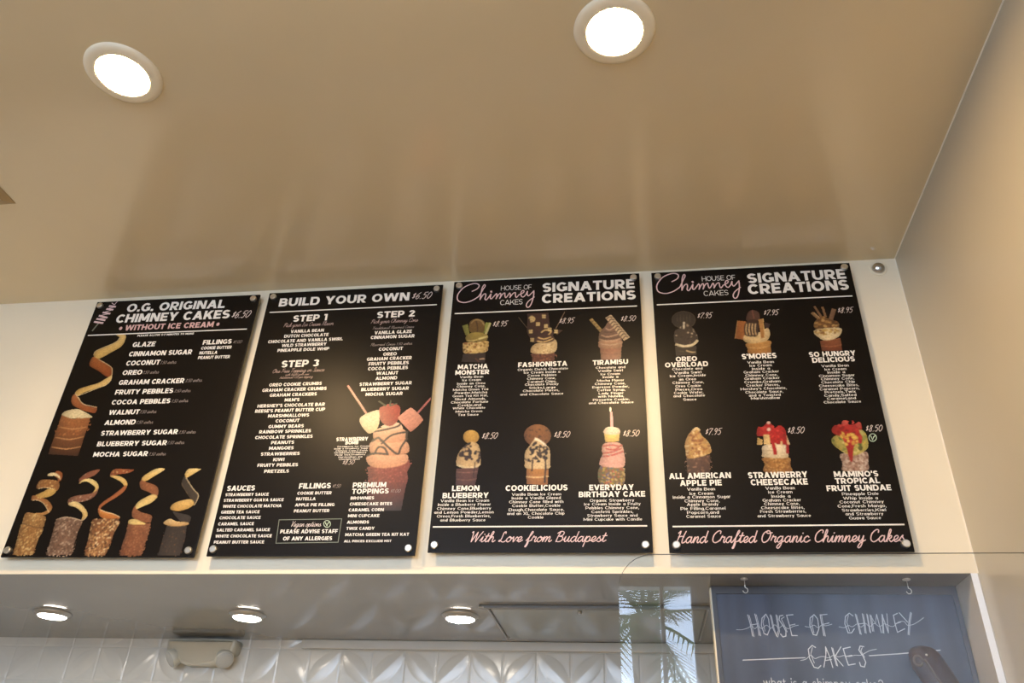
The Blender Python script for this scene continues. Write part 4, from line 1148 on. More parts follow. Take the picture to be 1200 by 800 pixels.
  ('P',[(63.2,733.9),(65.9,753.5),(84.8,763.2),(107.8,754.9),(114.5,738.1),(110.8,708.9),(71.8,710.6)],(120,90,48),(90,70,34),'y'),
  ('s',[(69.2,746.8),(82.3,759.4),(102.3,753.5),(111.7,738.2)],3,(176,150,100)),
  ('s',[(85.6,752.6),(91.4,729.3),(91.3,709.8)],5,(70,46,26)),
  ('P',[(55.4,688.7),(61.2,704.6),(91.2,711.4),(122.3,701.9),(126.6,685.6),(115.5,678.1),(66.0,677.0)],(156,136,70),(122,104,50),'y'),
  ('s',[(98.5,685.2),(112.0,689.5),(124.2,693.8)],7,(214,196,130)),
  ('s',[(61.5,682.0),(76.8,679.7),(93.1,683.9)],5,(190,172,110)),
  ('P',[(47.7,663.4),(52.4,674.4),(93.8,674.2),(127.9,677.6),(130.8,653.6),(123.6,636.5),(69.3,632.4),(52.5,637.8)],(196,166,104),None,'y'),
  ('d',[(47.7,663.4),(52.4,674.4),(93.8,674.2),(127.9,677.6),(130.8,653.6),(123.6,636.5),(69.3,632.4),(52.5,637.8)],55,6,[(226,200,150),(150,104,60),(214,184,124),(126,100,50)]),
  ('p',[(51.6,631.6),(123.7,635.0),(123.4,597.6),(48.4,603.5)],(58,42,34),(44,34,27),'y'),
  ('s',[(106.2,611.3),(119.8,612.0)],5,(190,160,130)),
  ('s',[(92.5,614.3),(104.2,601.4)],4,(96,60,44))]),
 (3,'cake_photo','photo of a cone with patterned dark chocolate pieces',[('s',[(222.6,761.5),(259.0,709.3)],2.2,(112,88,62)),
  ('s',[(369.8,775.0),(341.7,711.8)],2.2,(150,122,96)),
  ('p',[(270.2,626.2),(341.1,624.9),(338.4,592.3),(269.9,594.9)],(96,56,42),None,'y'),
  ('d',[(270.2,626.2),(341.1,624.9),(338.4,592.3),(269.9,594.9)],50,4,[(130,80,58),(70,40,30),(150,96,70)]),
  ('p',[(250.2,774.5),(318.1,774.4),(323.1,723.6),(338.0,698.0),(324.2,667.9),(269.7,664.1),(251.3,703.5)],(70,42,34),(52,32,26),'y'),
  ('p',[(333.1,713.8),(364.6,706.1),(347.2,689.9)],(70,44,34),None,'y'),
  ('P',[(266.4,645.3),(278.9,659.9),(298.3,664.5),(339.7,674.9),(347.3,641.9),(331.5,623.8),(270.9,626.2)],(206,178,130),None,'y'),
  ('d',[(266.4,645.3),(278.9,659.9),(298.3,664.5),(339.7,674.9),(347.3,641.9),(331.5,623.8),(270.9,626.2)],70,3.5,[(230,208,164),(160,124,80),(214,186,138)]),
  ('P',[(279.9,669.8),(291.1,690.1),(323.7,696.4),(339.7,672.6),(311.4,660.9)],(70,42,34),None,'y'),
  ('s',[(256.8,756.6),(263.9,764.3),(273.5,755.8),(271.1,744.9),(261.9,743.7)],4,(214,182,122)),
  ('s',[(288.1,682.5),(305.8,676.4),(327.2,683.1)],4,(214,182,122)),
  ('s',[(285.2,669.6),(306.1,665.6),(333.8,676.7)],4,(214,182,122)),
  ('s',[(297.4,701.4),(310.3,710.1),(326.8,704.0),(321.1,692.6)],4,(214,182,122)),
  ('P',[(285.3,736.7),(284.9,735.0),(283.9,733.7),(282.4,733.3),(280.9,733.8),(279.8,735.2),(279.3,737.0),(279.7,738.7),(280.7,740.0),(282.2,740.4),(283.7,739.9),(284.8,738.5)],(224,196,136),None,'y'),
  ('P',[(291.2,736.4),(290.9,734.7),(289.8,733.4),(288.3,733.0),(286.8,733.6),(285.7,734.9),(285.3,736.7),(285.6,738.5),(286.7,739.7),(288.1,740.1),(289.6,739.6),(290.8,738.2)],(224,196,136),None,'y'),
  ('P',[(285.5,729.6),(285.1,727.9),(284.1,726.6),(282.6,726.2),(281.1,726.8),(280.0,728.1),(279.5,729.9),(279.9,731.7),(280.9,732.9),(282.4,733.3),(283.9,732.8),(285.0,731.4)],(224,196,136),None,'y'),
  ('P',[(291.4,729.4),(291.1,727.6),(290.0,726.4),(288.5,726.0),(287.0,726.5),(285.9,727.8),(285.5,729.6),(285.8,731.4),(286.9,732.6),(288.3,733.0),(289.8,732.5),(291.0,731.1)],(224,196,136),None,'y'),
  ('P',[(303.7,765.1),(303.4,763.3),(302.3,762.1),(300.8,761.7),(299.3,762.2),(298.2,763.6),(297.8,765.4),(298.1,767.2),(299.2,768.4),(300.7,768.8),(302.2,768.3),(303.3,766.9)],(224,196,136),None,'y'),
  ('P',[(309.7,764.8),(309.4,763.1),(308.3,761.8),(306.8,761.4),(305.3,761.9),(304.2,763.3),(303.7,765.1),(304.1,766.9),(305.2,768.1),(306.7,768.6),(308.2,768.0),(309.3,766.6)],(224,196,136),None,'y'),
  ('P',[(303.9,758.0),(303.6,756.2),(302.5,754.9),(301.0,754.5),(299.5,755.1),(298.4,756.4),(297.9,758.2),(298.3,760.0),(299.4,761.3),(300.8,761.7),(302.4,761.1),(303.5,759.8)],(224,196,136),None,'y'),
  ('P',[(309.9,757.7),(309.5,755.9),(308.5,754.6),(307.0,754.2),(305.5,754.8),(304.4,756.1),(303.9,758.0),(304.3,759.7),(305.3,761.0),(306.8,761.4),(308.3,760.8),(309.4,759.5)],(224,196,136),None,'y'),
  ('P',[(268.6,678.4),(268.2,676.6),(267.2,675.4),(265.7,675.0),(264.2,675.5),(263.1,676.9),(262.7,678.6),(263.0,680.3),(264.1,681.5),(265.5,681.9),(267.0,681.4),(268.1,680.1)],(224,196,136),None,'y'),
  ('P',[(274.5,678.1),(274.1,676.4),(273.1,675.2),(271.6,674.8),(270.1,675.3),(269.0,676.6),(268.6,678.4),(268.9,680.1),(270.0,681.3),(271.4,681.7),(272.9,681.2),(274.0,679.8)],(224,196,136),None,'y'),
  ('P',[(268.8,671.4),(268.4,669.7),(267.4,668.5),(266.0,668.1),(264.5,668.6),(263.4,669.9),(262.9,671.7),(263.2,673.4),(264.3,674.6),(265.7,675.0),(267.2,674.5),(268.3,673.2)],(224,196,136),None,'y'),
  ('P',[(274.7,671.2),(274.3,669.5),(273.3,668.3),(271.8,667.9),(270.4,668.4),(269.2,669.7),(268.8,671.4),(269.1,673.2),(270.2,674.4),(271.6,674.8),(273.1,674.2),(274.2,672.9)],(224,196,136),None,'y'),
  ('P',[(263.0,709.5),(262.6,707.8),(261.6,706.6),(260.1,706.2),(258.6,706.7),(257.5,708.0),(257.0,709.8),(257.4,711.6),(258.4,712.8),(259.9,713.2),(261.4,712.7),(262.5,711.3)],(224,196,136),None,'y'),
  ('P',[(268.9,709.3),(268.6,707.5),(267.5,706.3),(266.1,705.9),(264.6,706.4),(263.4,707.8),(263.0,709.5),(263.3,711.3),(264.4,712.5),(265.8,712.9),(267.3,712.4),(268.5,711.1)],(224,196,136),None,'y'),
  ('P',[(263.2,702.5),(262.9,700.8),(261.8,699.6),(260.4,699.2),(258.9,699.7),(257.7,701.0),(257.3,702.8),(257.6,704.5),(258.7,705.8),(260.1,706.2),(261.6,705.6),(262.8,704.3)],(224,196,136),None,'y'),
  ('P',[(269.1,702.3),(268.8,700.5),(267.8,699.3),(266.3,698.9),(264.8,699.4),(263.7,700.8),(263.2,702.5),(263.6,704.3),(264.6,705.5),(266.1,705.9),(267.6,705.4),(268.7,704.0)],(224,196,136),None,'y'),
  ('P',[(323.3,714.6),(322.9,712.9),(321.9,711.6),(320.4,711.2),(318.9,711.8),(317.8,713.1),(317.4,714.9),(317.8,716.6),(318.8,717.8),(320.3,718.3),(321.8,717.7),(322.9,716.4)],(224,196,136),None,'y'),
  ('P',[(329.2,714.3),(328.8,712.6),(327.8,711.4),(326.3,711.0),(324.8,711.5),(323.7,712.8),(323.3,714.6),(323.7,716.3),(324.7,717.6),(326.2,718.0),(327.7,717.4),(328.8,716.1)],(224,196,136),None,'y'),
  ('P',[(323.4,707.6),(323.1,705.9),(322.0,704.6),(320.6,704.2),(319.1,704.8),(318.0,706.1),(317.5,707.9),(317.9,709.6),(319.0,710.8),(320.4,711.2),(321.9,710.7),(323.0,709.4)],(224,196,136),None,'y'),
  ('P',[(329.3,707.3),(329.0,705.6),(327.9,704.4),(326.4,704.0),(325.0,704.5),(323.9,705.8),(323.4,707.6),(323.8,709.3),(324.8,710.6),(326.3,711.0),(327.8,710.4),(328.9,709.1)],(224,196,136),None,'y'),
  ('P',[(311.2,727.7),(310.8,725.9),(309.8,724.7),(308.3,724.3),(306.8,724.8),(305.7,726.1),(305.3,727.9),(305.6,729.7),(306.7,730.9),(308.2,731.3),(309.7,730.8),(310.8,729.4)],(224,196,136),None,'y'),
  ('P',[(317.1,727.4),(316.8,725.6),(315.7,724.4),(314.2,724.0),(312.8,724.5),(311.6,725.9),(311.2,727.7),(311.6,729.4),(312.6,730.6),(314.1,731.0),(315.6,730.5),(316.7,729.2)],(224,196,136),None,'y'),
  ('P',[(311.4,720.6),(311.0,718.9),(310.0,717.6),(308.5,717.2),(307.0,717.8),(305.9,719.1),(305.4,720.9),(305.8,722.6),(306.9,723.9),(308.3,724.3),(309.8,723.7),(310.9,722.4)],(224,196,136),None,'y'),
  ('P',[(317.3,720.3),(316.9,718.6),(315.9,717.4),(314.4,717.0),(312.9,717.5),(311.8,718.8),(311.4,720.6),(311.7,722.4),(312.8,723.6),(314.2,724.0),(315.7,723.5),(316.8,722.1)],(224,196,136),None,'y'),
  ('P',[(264.8,757.4),(264.4,755.7),(263.4,754.4),(261.9,754.0),(260.4,754.6),(259.2,755.9),(258.8,757.7),(259.1,759.5),(260.2,760.8),(261.6,761.2),(263.2,760.6),(264.3,759.3)],(224,196,136),None,'y'),
  ('P',[(270.8,757.2),(270.4,755.4),(269.4,754.1),(267.9,753.7),(266.4,754.3),(265.2,755.6),(264.8,757.4),(265.1,759.2),(266.2,760.5),(267.6,760.9),(269.2,760.3),(270.3,759.0)],(224,196,136),None,'y'),
  ('P',[(265.0,750.3),(264.6,748.5),(263.6,747.3),(262.1,746.9),(260.6,747.4),(259.5,748.8),(259.0,750.6),(259.3,752.3),(260.4,753.6),(261.9,754.0),(263.4,753.5),(264.5,752.1)],(224,196,136),None,'y'),
  ('P',[(271.0,750.0),(270.6,748.2),(269.6,747.0),(268.1,746.6),(266.6,747.1),(265.4,748.5),(265.0,750.3),(265.3,752.1),(266.4,753.3),(267.9,753.7),(269.4,753.2),(270.5,751.8)],(224,196,136),None,'y'),
  ('P',[(343.1,705.9),(342.7,704.2),(341.6,703.0),(340.2,702.6),(338.7,703.1),(337.6,704.4),(337.2,706.2),(337.6,707.9),(338.6,709.2),(340.1,709.6),(341.6,709.0),(342.7,707.7)],(224,196,136),None,'y'),
  ('P',[(348.9,705.7),(348.6,704.0),(347.5,702.7),(346.1,702.3),(344.6,702.9),(343.5,704.2),(343.1,705.9),(343.4,707.7),(344.5,708.9),(346.0,709.3),(347.4,708.8),(348.5,707.4)],(224,196,136),None,'y'),
  ('P',[(343.2,699.0),(342.8,697.3),(341.8,696.0),(340.3,695.6),(338.8,696.2),(337.7,697.5),(337.3,699.2),(337.7,701.0),(338.7,702.2),(340.2,702.6),(341.7,702.1),(342.8,700.7)],(224,196,136),None,'y'),
  ('P',[(349.0,698.7),(348.7,697.0),(347.6,695.8),(346.2,695.4),(344.7,695.9),(343.6,697.2),(343.2,699.0),(343.5,700.7),(344.6,701.9),(346.1,702.3),(347.5,701.8),(348.6,700.5)],(224,196,136),None,'y')]),
 (3,'cake_photo','photo of a coffee coloured cone with an iced finger biscuit',[('s',[(453.7,741.8),(482.7,700.3)],11,(178,148,90)),
  ('s',[(453.1,732.1),(461.8,738.1)],2.5,(96,70,36)),
  ('s',[(460.5,721.4),(469.2,727.5)],2.5,(96,70,36)),
  ('s',[(467.9,710.8),(476.5,716.8)],2.5,(96,70,36)),
  ('s',[(475.2,700.3),(483.8,706.3)],2.5,(96,70,36)),
  ('p',[(480.5,637.6),(544.5,636.5),(542.0,592.3),(481.2,593.1)],(146,90,68),(120,70,54),'y'),
  ('s',[(480.2,616.0),(512.7,612.6),(543.4,615.1)],2,(110,62,46)),
  ('P',[(477.1,683.1),(482.7,698.7),(496.2,714.0),(507.2,731.2),(520.4,725.7),(533.0,696.4),(543.0,677.1),(542.5,658.3),(482.1,657.8)],(126,94,76),(104,74,58),'y'),
  ('P',[(475.4,651.8),(482.2,662.4),(542.6,661.4),(546.9,645.7),(539.3,634.3),(481.8,635.4)],(178,134,104),(146,104,80),'y'),
  ('s',[(485.1,682.8),(503.5,675.6),(535.3,683.7)],4,(186,150,124)),
  ('s',[(479.6,667.3),(508.4,659.8),(542.2,667.1)],4,(186,150,124)),
  ('s',[(498.8,707.5),(509.3,700.7),(525.4,709.5)],4,(186,150,124)),
  ('s',[(482.0,651.5),(510.8,645.7),(545.0,652.0)],4,(186,150,124)),
  ('s',[(482.3,675.0),(508.6,667.6),(537.7,674.2)],3,(84,56,46)),
  ('s',[(493.2,695.0),(511.7,691.1),(530.4,696.6)],3,(84,56,46)),
  ('s',[(510.2,747.2),(559.1,670.7)],22,(204,176,140)),
  ('s',[(501.5,740.1),(508.9,749.5),(518.7,746.4)],3.4,(66,40,30)),
  ('s',[(507.7,730.8),(515.1,740.1),(524.7,737.1)],3.4,(66,40,30)),
  ('s',[(513.9,721.5),(521.3,730.8),(530.6,727.8)],3.4,(66,40,30)),
  ('s',[(520.1,712.3),(527.5,721.5),(536.5,718.6)],3.4,(66,40,30)),
  ('s',[(526.3,703.1),(533.7,712.3),(542.3,709.4)],3.4,(66,40,30)),
  ('s',[(532.4,693.9),(539.8,703.1),(548.2,700.2)],3.4,(66,40,30)),
  ('s',[(538.5,684.8),(545.9,694.0),(554.0,691.1)],3.4,(66,40,30)),
  ('s',[(544.6,675.7),(552.0,684.8),(559.8,682.0)],3.4,(66,40,30)),
  ('s',[(550.6,666.7),(558.0,675.8),(565.5,672.9)],3.4,(66,40,30))]),
 (3,'cake_photo','photo of a cone with dark berries and a round yellow biscuit',[('P',[(121.4,344.7),(118.9,333.7),(110.7,325.9),(99.0,323.2),(86.8,326.4),(77.4,334.7),(73.3,345.8),(75.7,356.8),(83.9,364.8),(95.8,367.5),(108.0,364.2),(117.4,355.8)],(200,160,80),(176,134,62),'y'),
  ('P',[(59.6,260.8),(63.8,294.0),(82.8,319.8),(99.6,328.9),(121.3,319.0),(131.1,277.8),(129.2,254.1),(112.6,245.2),(74.3,249.5)],(202,172,124),None,'y'),
  ('d',[(63.9,271.7),(67.0,297.6),(84.4,321.7),(99.6,328.9),(121.3,319.0),(131.1,277.8),(125.4,259.6),(73.2,264.2)],38,9,[(44,32,32),(60,40,38),(36,26,26),(190,160,116)]),
  ('s',[(62.6,257.0),(84.8,248.3),(112.4,248.2),(129.0,257.7)],6,(226,204,164)),
  ('p',[(60.8,245.4),(126.2,247.9),(119.7,193.1),(63.3,194.9)],(98,60,50),(78,46,40),'y'),
  ('s',[(61.7,235.2),(92.9,232.5),(123.6,235.6)],2.4,(136,94,80)),
  ('s',[(62.9,212.8),(94.7,209.5),(121.8,212.6)],2.4,(126,84,70)),
  ('s',[(114.8,263.4),(113.0,216.4)],3,(48,30,30))]),
 (3,'cake_photo','photo of a cone with a large round chocolate chip biscuit',[('P',[(334.0,344.3),(329.8,327.9),(317.6,315.5),(300.1,309.9),(281.3,312.3),(265.4,322.3),(256.1,337.6),(255.4,354.8),(263.8,369.9),(279.2,379.4),(298.2,381.0),(316.2,374.4),(329.1,361.1)],(140,92,50),(112,70,36),'y'),
  ('d',[(334.0,344.3),(329.8,327.9),(317.6,315.5),(300.1,309.9),(281.3,312.3),(265.4,322.3),(256.1,337.6),(255.4,354.8),(263.8,369.9),(279.2,379.4),(298.2,381.0),(316.2,374.4),(329.1,361.1)],14,6,[(92,56,30),(150,102,60),(80,48,28)]),
  ('P',[(259.3,264.5),(259.9,293.8),(271.3,312.1),(291.1,337.8),(308.7,322.4),(329.6,303.4),(332.2,259.5),(327.5,240.9),(266.9,241.9)],(214,186,140),None,'y'),
  ('d',[(260.9,268.1),(261.7,293.8),(274.8,310.1),(288.0,326.6),(308.8,318.7),(329.0,301.6),(331.0,266.8),(290.0,260.3)],46,8.5,[(46,34,30),(64,48,40),(38,28,26),(210,180,134)]),
  ('s',[(287.8,334.9),(301.7,328.2),(319.2,312.9)],6,(240,226,200)),
  ('p',[(265.2,241.9),(329.2,239.8),(326.3,190.2),(266.8,195.6)],(180,124,66),(150,96,48),'y'),
  ('s',[(266.1,217.6),(298.0,215.0),(328.0,218.1)],4,(224,186,128)),
  ('s',[(318.4,274.3),(320.0,245.3),(318.4,199.1)],5,(52,34,30)),
  ('s',[(282.3,267.7),(281.3,235.2)],5,(52,34,30))]),
 (3,'cake_photo','photo of a pink cone with a cupcake and lit candle',[('s',[(508.9,414.1),(510.2,364.6)],8,(206,140,150)),
  ('P',[(509.8,424.5),(509.3,420.8),(508.1,418.2),(506.6,417.3),(505.0,418.3),(504.0,421.0),(503.6,424.7),(504.1,428.3),(505.3,431.0),(506.9,431.9),(508.4,430.9),(509.5,428.2)],(250,240,215),None,'y'),
  ('P',[(474.7,246.3),(536.4,241.6),(542.5,227.4),(534.9,188.4),(474.8,189.2)],(120,92,50),None,'y'),
  ('d',[(474.7,246.3),(536.4,241.6),(542.5,227.4),(534.9,188.4),(474.8,189.2)],110,5,[(180,150,60),(90,110,60),(170,80,60),(110,80,50),(90,80,110),(190,160,110)]),
  ('P',[(479.8,300.3),(488.4,316.7),(525.3,318.5),(538.3,306.4),(542.6,284.5),(544.1,255.7),(533.1,241.0),(477.3,246.9),(474.3,264.2),(481.2,282.1)],(204,140,132),(214,158,148),'y'),
  ('s',[(484.9,307.6),(508.4,310.7),(534.9,304.7)],5,(172,56,58)),
  ('s',[(482.9,285.7),(507.9,288.8),(534.7,299.2)],5,(172,56,58)),
  ('s',[(481.0,274.9),(511.0,279.7),(539.5,290.0)],5,(172,56,58)),
  ('s',[(491.5,300.1),(514.7,296.0),(536.7,310.1)],5,(172,56,58)),
  ('d',[(481.4,300.3),(488.4,315.6),(536.6,306.5),(542.3,273.7),(481.0,274.9)],20,3,[(110,140,150),(230,220,200),(160,70,80)]),
  ('p',[(487.2,347.5),(532.1,348.0),(528.7,321.3),(490.1,320.3)],(220,188,84),(198,156,60),'y'),
  ('P',[(485.6,349.1),(492.6,365.0),(509.6,368.4),(529.7,361.5),(532.0,346.5),(509.1,342.5)],(230,208,184),(210,180,150),'y')]),
 (4,'cake_photo','photo of a dark cone topped with a black wafer disc',[('p',[(57.2,633.3),(120.0,631.4),(117.5,599.3),(56.4,600.0)],(56,45,36),(44,36,29),'y'),
  ('s',[(90.1,616.4),(102.2,611.2),(114.6,609.7)],4.5,(190,168,130)),
  ('s',[(66.2,616.1),(82.3,613.1)],2,(90,76,60)),
  ('P',[(124.8,725.7),(119.6,711.3),(107.5,700.8),(91.2,696.5),(74.4,699.3),(60.9,708.6),(53.7,722.4),(54.7,737.6),(63.6,750.6),(78.3,758.4),(95.6,759.1),(111.3,752.7),(121.8,740.6)],(50,41,34),None,'y'),
  ('s',[(124.8,725.7),(119.6,711.3),(107.5,700.8),(91.2,696.5),(74.4,699.3),(60.9,708.6),(53.7,722.4),(54.7,737.6),(63.6,750.6),(78.3,758.4),(95.6,759.1),(111.3,752.7),(121.8,740.6),(124.8,725.7)],1.6,(92,80,64)),
  ('s',[(69.8,748.2),(69.4,722.7)],1.6,(80,68,56)),
  ('s',[(79.6,747.5),(79.2,722.1)],1.6,(80,68,56)),
  ('s',[(89.4,746.9),(88.9,721.5)],1.6,(80,68,56)),
  ('s',[(99.1,746.3),(98.6,720.9)],1.6,(80,68,56)),
  ('s',[(108.8,745.7),(108.3,720.3)],1.6,(80,68,56)),
  ('P',[(55.0,657.9),(59.5,688.7),(75.6,700.3),(89.9,721.5),(113.7,698.0),(126.5,666.3),(125.0,647.9),(109.0,635.1),(71.1,632.5),(59.1,642.3)],(62,50,42),None,'y'),
  ('d',[(55.0,657.9),(59.5,688.7),(75.6,700.3),(89.9,721.5),(113.7,698.0),(126.5,666.3),(125.0,647.9),(109.0,635.1),(71.1,632.5),(59.1,642.3)],36,5,[(196,182,158),(90,74,62),(46,36,30),(150,134,112),(58,46,38)]),
  ('s',[(60.2,639.8),(83.7,632.5),(109.1,636.6),(124.2,650.4)],8,(234,216,176)),
  ('s',[(89.2,718.4),(87.1,696.5)],5,(206,194,170))]),
 (4,'cake_photo','photo of a cone with crackers and toasted marshmallow',[('P',[(267.5,634.1),(334.2,641.0),(334.3,618.5),(329.8,595.1),(270.9,598.1),(268.0,616.1)],(192,142,80),(164,112,58),'y'),
  ('s',[(268.3,619.1),(299.6,615.9),(333.2,623.1)],2.4,(216,172,112)),
  ('p',[(249.0,716.5),(277.2,711.6),(259.1,646.7),(235.2,654.1)],(176,110,58),(150,90,46),'y'),
  ('s',[(249.5,716.1),(235.6,653.4)],2.2,(206,160,104)),
  ('P',[(278.2,731.9),(286.1,747.1),(299.3,753.2),(315.5,742.1),(315.1,717.1),(298.4,711.9),(276.3,714.8)],(84,56,46),None,'y'),
  ('s',[(297.6,749.6),(298.2,721.2)],3,(130,84,66)),
  ('P',[(259.7,652.7),(271.5,670.3),(300.8,668.6),(332.3,685.2),(339.3,672.5),(337.4,657.4),(324.4,640.0),(282.1,632.7),(263.3,640.4)],(222,194,146),(204,172,120),'y'),
  ('P',[(273.3,710.3),(308.6,714.4),(303.8,662.4),(284.8,657.4),(264.9,666.1)],(58,38,30),None,'y'),
  ('s',[(275.1,704.0),(270.8,682.6),(272.0,664.2)],3.4,(206,172,124)),
  ('s',[(283.8,703.5),(279.7,682.1),(280.9,663.7)],3.4,(206,172,124)),
  ('s',[(292.4,702.9),(288.5,681.6),(289.7,663.2)],3.4,(206,172,124)),
  ('s',[(301.0,702.4),(297.3,681.1),(298.4,662.7)],3.4,(206,172,124)),
  ('p',[(327.5,707.0),(344.4,699.8),(336.9,683.3),(326.5,688.6)],(66,44,36),None,'y'),
  ('p',[(311.4,717.3),(325.6,720.2),(322.2,652.2),(311.3,649.2)],(186,136,76),(164,112,58),'y'),
  ('s',[(325.5,719.6),(322.2,652.2)],2,(220,180,120))]),
 (4,'cake_photo','photo of a cone piled with chocolate sticks and popcorn',[('p',[(478.3,633.1),(537.3,640.2),(534.7,596.2),(477.6,597.7)],(146,86,54),(116,62,40),'y'),
  ('s',[(479.1,615.3),(506.9,612.3),(535.8,616.6)],2.4,(176,112,74)),
  ('s',[(481.2,754.9),(494.0,719.9)],7,(126,92,62)),
  ('s',[(503.8,751.8),(507.2,719.1)],7,(132,98,66)),
  ('s',[(471.7,732.1),(489.1,707.9)],10,(158,122,82)),
  ('s',[(534.7,740.5),(519.0,703.0)],13,(130,96,70)),
  ('s',[(476.7,733.4),(490.0,714.0)],3,(190,156,112)),
  ('P',[(468.0,683.2),(475.9,704.1),(500.0,719.5),(517.4,707.7),(539.6,697.1),(538.5,676.0),(520.6,668.0),(480.4,670.4)],(104,70,38),None,'y'),
  ('d',[(468.0,683.2),(475.9,704.1),(500.0,719.5),(517.4,707.7),(539.6,697.1),(538.5,676.0),(520.6,668.0),(480.4,670.4)],40,8,[(166,124,70),(80,50,28),(196,156,96),(120,80,44)]),
  ('P',[(464.8,662.2),(476.1,673.6),(540.9,675.9),(540.9,654.9),(523.1,639.5),(491.4,633.8),(474.4,646.7)],(230,206,160),None,'y'),
  ('d',[(467.2,662.1),(478.3,672.0),(538.0,673.0),(533.2,658.3),(489.5,651.8)],24,7,[(200,162,84),(222,190,124),(150,104,54)])]),
 (4,'cake_photo','photo of a cone heaped with caramel apple filling',[('p',[(63.8,266.6),(128.1,275.5),(123.4,220.8),(62.9,221.8)],(92,60,48),(70,45,37),'y'),
  ('d',[(63.8,266.6),(128.1,275.5),(123.4,220.8),(62.9,221.8)],50,4,[(110,74,60),(72,44,36),(140,104,84)]),
  ('P',[(62.2,309.7),(72.3,336.0),(90.4,356.9),(104.6,357.8),(110.0,337.6),(126.9,315.9),(133.2,294.8),(126.0,278.1),(69.5,265.2),(63.1,288.7)],(188,146,88),None,'y'),
  ('d',[(62.2,309.7),(72.3,336.0),(90.4,356.9),(104.6,357.8),(110.0,337.6),(126.9,315.9),(133.2,294.8),(126.0,278.1),(69.5,265.2),(63.1,288.7)],70,7.5,[(158,102,56),(224,194,142),(196,150,84),(140,86,46)]),
  ('s',[(90.1,352.9),(98.7,358.0),(105.4,352.4)],7,(220,192,142))]),
 (4,'cake_photo','photo of a cone with red strawberries and cream',[('P',[(269.9,263.4),(336.9,264.4),(339.1,239.3),(337.5,219.4),(269.3,220.6),(272.3,245.6)],(176,124,66),(150,100,52),'y'),
  ('d',[(269.9,263.4),(336.9,264.4),(339.1,239.3),(337.5,219.4),(269.3,220.6),(272.3,245.6)],70,4.5,[(200,152,90),(140,92,46)]),
  ('P',[(269.2,276.1),(272.1,296.6),(290.5,303.9),(335.4,302.8),(337.1,282.2),(332.2,262.0),(272.4,265.3)],(238,220,188),(214,190,150),'y'),
  ('s',[(271.2,283.8),(297.1,284.4),(310.1,280.3)],3,(200,176,138)),
  ('P',[(262.0,330.7),(267.3,357.0),(278.7,356.6),(294.0,369.4),(305.1,366.4),(312.5,353.0),(327.1,360.5),(339.3,349.5),(341.0,328.5),(344.3,302.5),(321.8,301.8),(297.8,307.6),(279.8,327.6)],(184,38,36),(160,28,28),'y'),
  ('d',[(265.7,343.8),(293.7,366.8),(326.8,357.8),(338.8,328.6),(331.6,308.0),(292.1,316.8)],26,6,[(206,66,58),(146,24,26),(190,44,40)]),
  ('s',[(301.6,311.4),(303.5,290.7),(304.4,274.8)],10,(168,30,32)),
  ('s',[(340.2,305.2),(336.9,277.1)],8,(168,34,34)),
  ('P',[(301.0,348.5),(300.0,345.9),(298.0,344.1),(295.4,343.4),(293.0,344.2),(291.4,346.2),(291.0,348.8),(292.0,351.4),(294.1,353.3),(296.7,354.0),(299.1,353.2),(300.7,351.2)],(238,196,176),None,'y'),
  ('P',[(303.6,369.7),(302.6,367.6),(300.4,366.1),(297.6,365.6),(295.0,366.3),(293.1,367.9),(292.7,370.0),(293.7,372.1),(295.9,373.6),(298.7,374.1),(301.3,373.4),(303.2,371.8)],(230,190,170),None,'y'),
  ('p',[(279.3,332.8),(294.2,333.7),(295.8,301.2),(277.0,304.2)],(230,194,130),None,'y'),
  ('p',[(262.5,325.5),(275.2,317.3),(272.7,301.8),(258.2,302.1)],(214,176,108),None,'y'),
  ('p',[(341.4,331.1),(346.1,307.6),(347.3,299.9),(339.8,302.6)],(226,186,140),None,'y'),
  ('s',[(308.8,306.0),(309.1,299.6)],4,(230,200,150)),
  ('s',[(325.2,310.8),(324.1,299.2)],5,(228,196,140))]),
 (4,'cake_photo','photo of a coconut cone with strawberries and tropical fruit',[('P',[(473.6,268.9),(502.5,273.3),(543.8,274.8),(542.6,245.0),(533.7,219.5),(474.2,220.6),(475.6,241.5)],(168,132,112),None,'y'),
  ('d',[(473.6,268.9),(502.5,273.3),(543.8,274.8),(542.6,245.0),(533.7,219.5),(474.2,220.6),(475.6,241.5)],120,5,[(204,176,156),(140,100,82),(186,152,132),(220,196,176)]),
  ('P',[(457.6,304.7),(469.7,325.0),(506.0,331.7),(546.5,338.2),(553.1,302.3),(542.5,279.9),(509.8,265.1),(481.4,276.3)],(190,172,88),None,'y'),
  ('d',[(457.6,304.7),(469.7,325.0),(506.0,331.7),(546.5,338.2),(553.1,302.3),(542.5,279.9),(509.8,265.1),(481.4,276.3)],34,9,[(214,182,86),(150,152,70),(226,204,130),(170,160,80),(100,110,50)]),
  ('P',[(463.4,340.7),(472.5,356.0),(490.6,358.1),(496.7,368.4),(508.2,370.6),(512.6,357.4),(528.4,359.5),(540.2,364.4),(544.9,353.8),(536.9,302.7),(522.9,303.1),(512.2,285.6),(502.8,249.6),(496.1,251.0),(493.9,286.1),(489.4,311.6),(482.4,322.0),(468.3,330.1)],(176,44,38),(158,32,30),'y'),
  ('d',[(465.6,340.6),(496.5,367.1),(540.0,363.1),(537.2,310.3),(499.9,296.0),(486.8,321.9)],30,7,[(200,70,58),(140,26,24),(184,48,40)]),
  ('d',[(489.3,337.3),(530.8,323.3),(522.4,300.5),(483.9,291.4)],14,8,[(222,180,84),(206,150,66)]),
  ('P',[(511.0,364.0),(509.3,360.4),(505.8,357.8),(501.5,357.0),(497.4,358.1),(494.8,360.8),(494.3,364.5),(496.0,368.1),(499.6,370.7),(503.9,371.6),(507.9,370.4),(510.5,367.7)],(196,84,72),None,'y'),
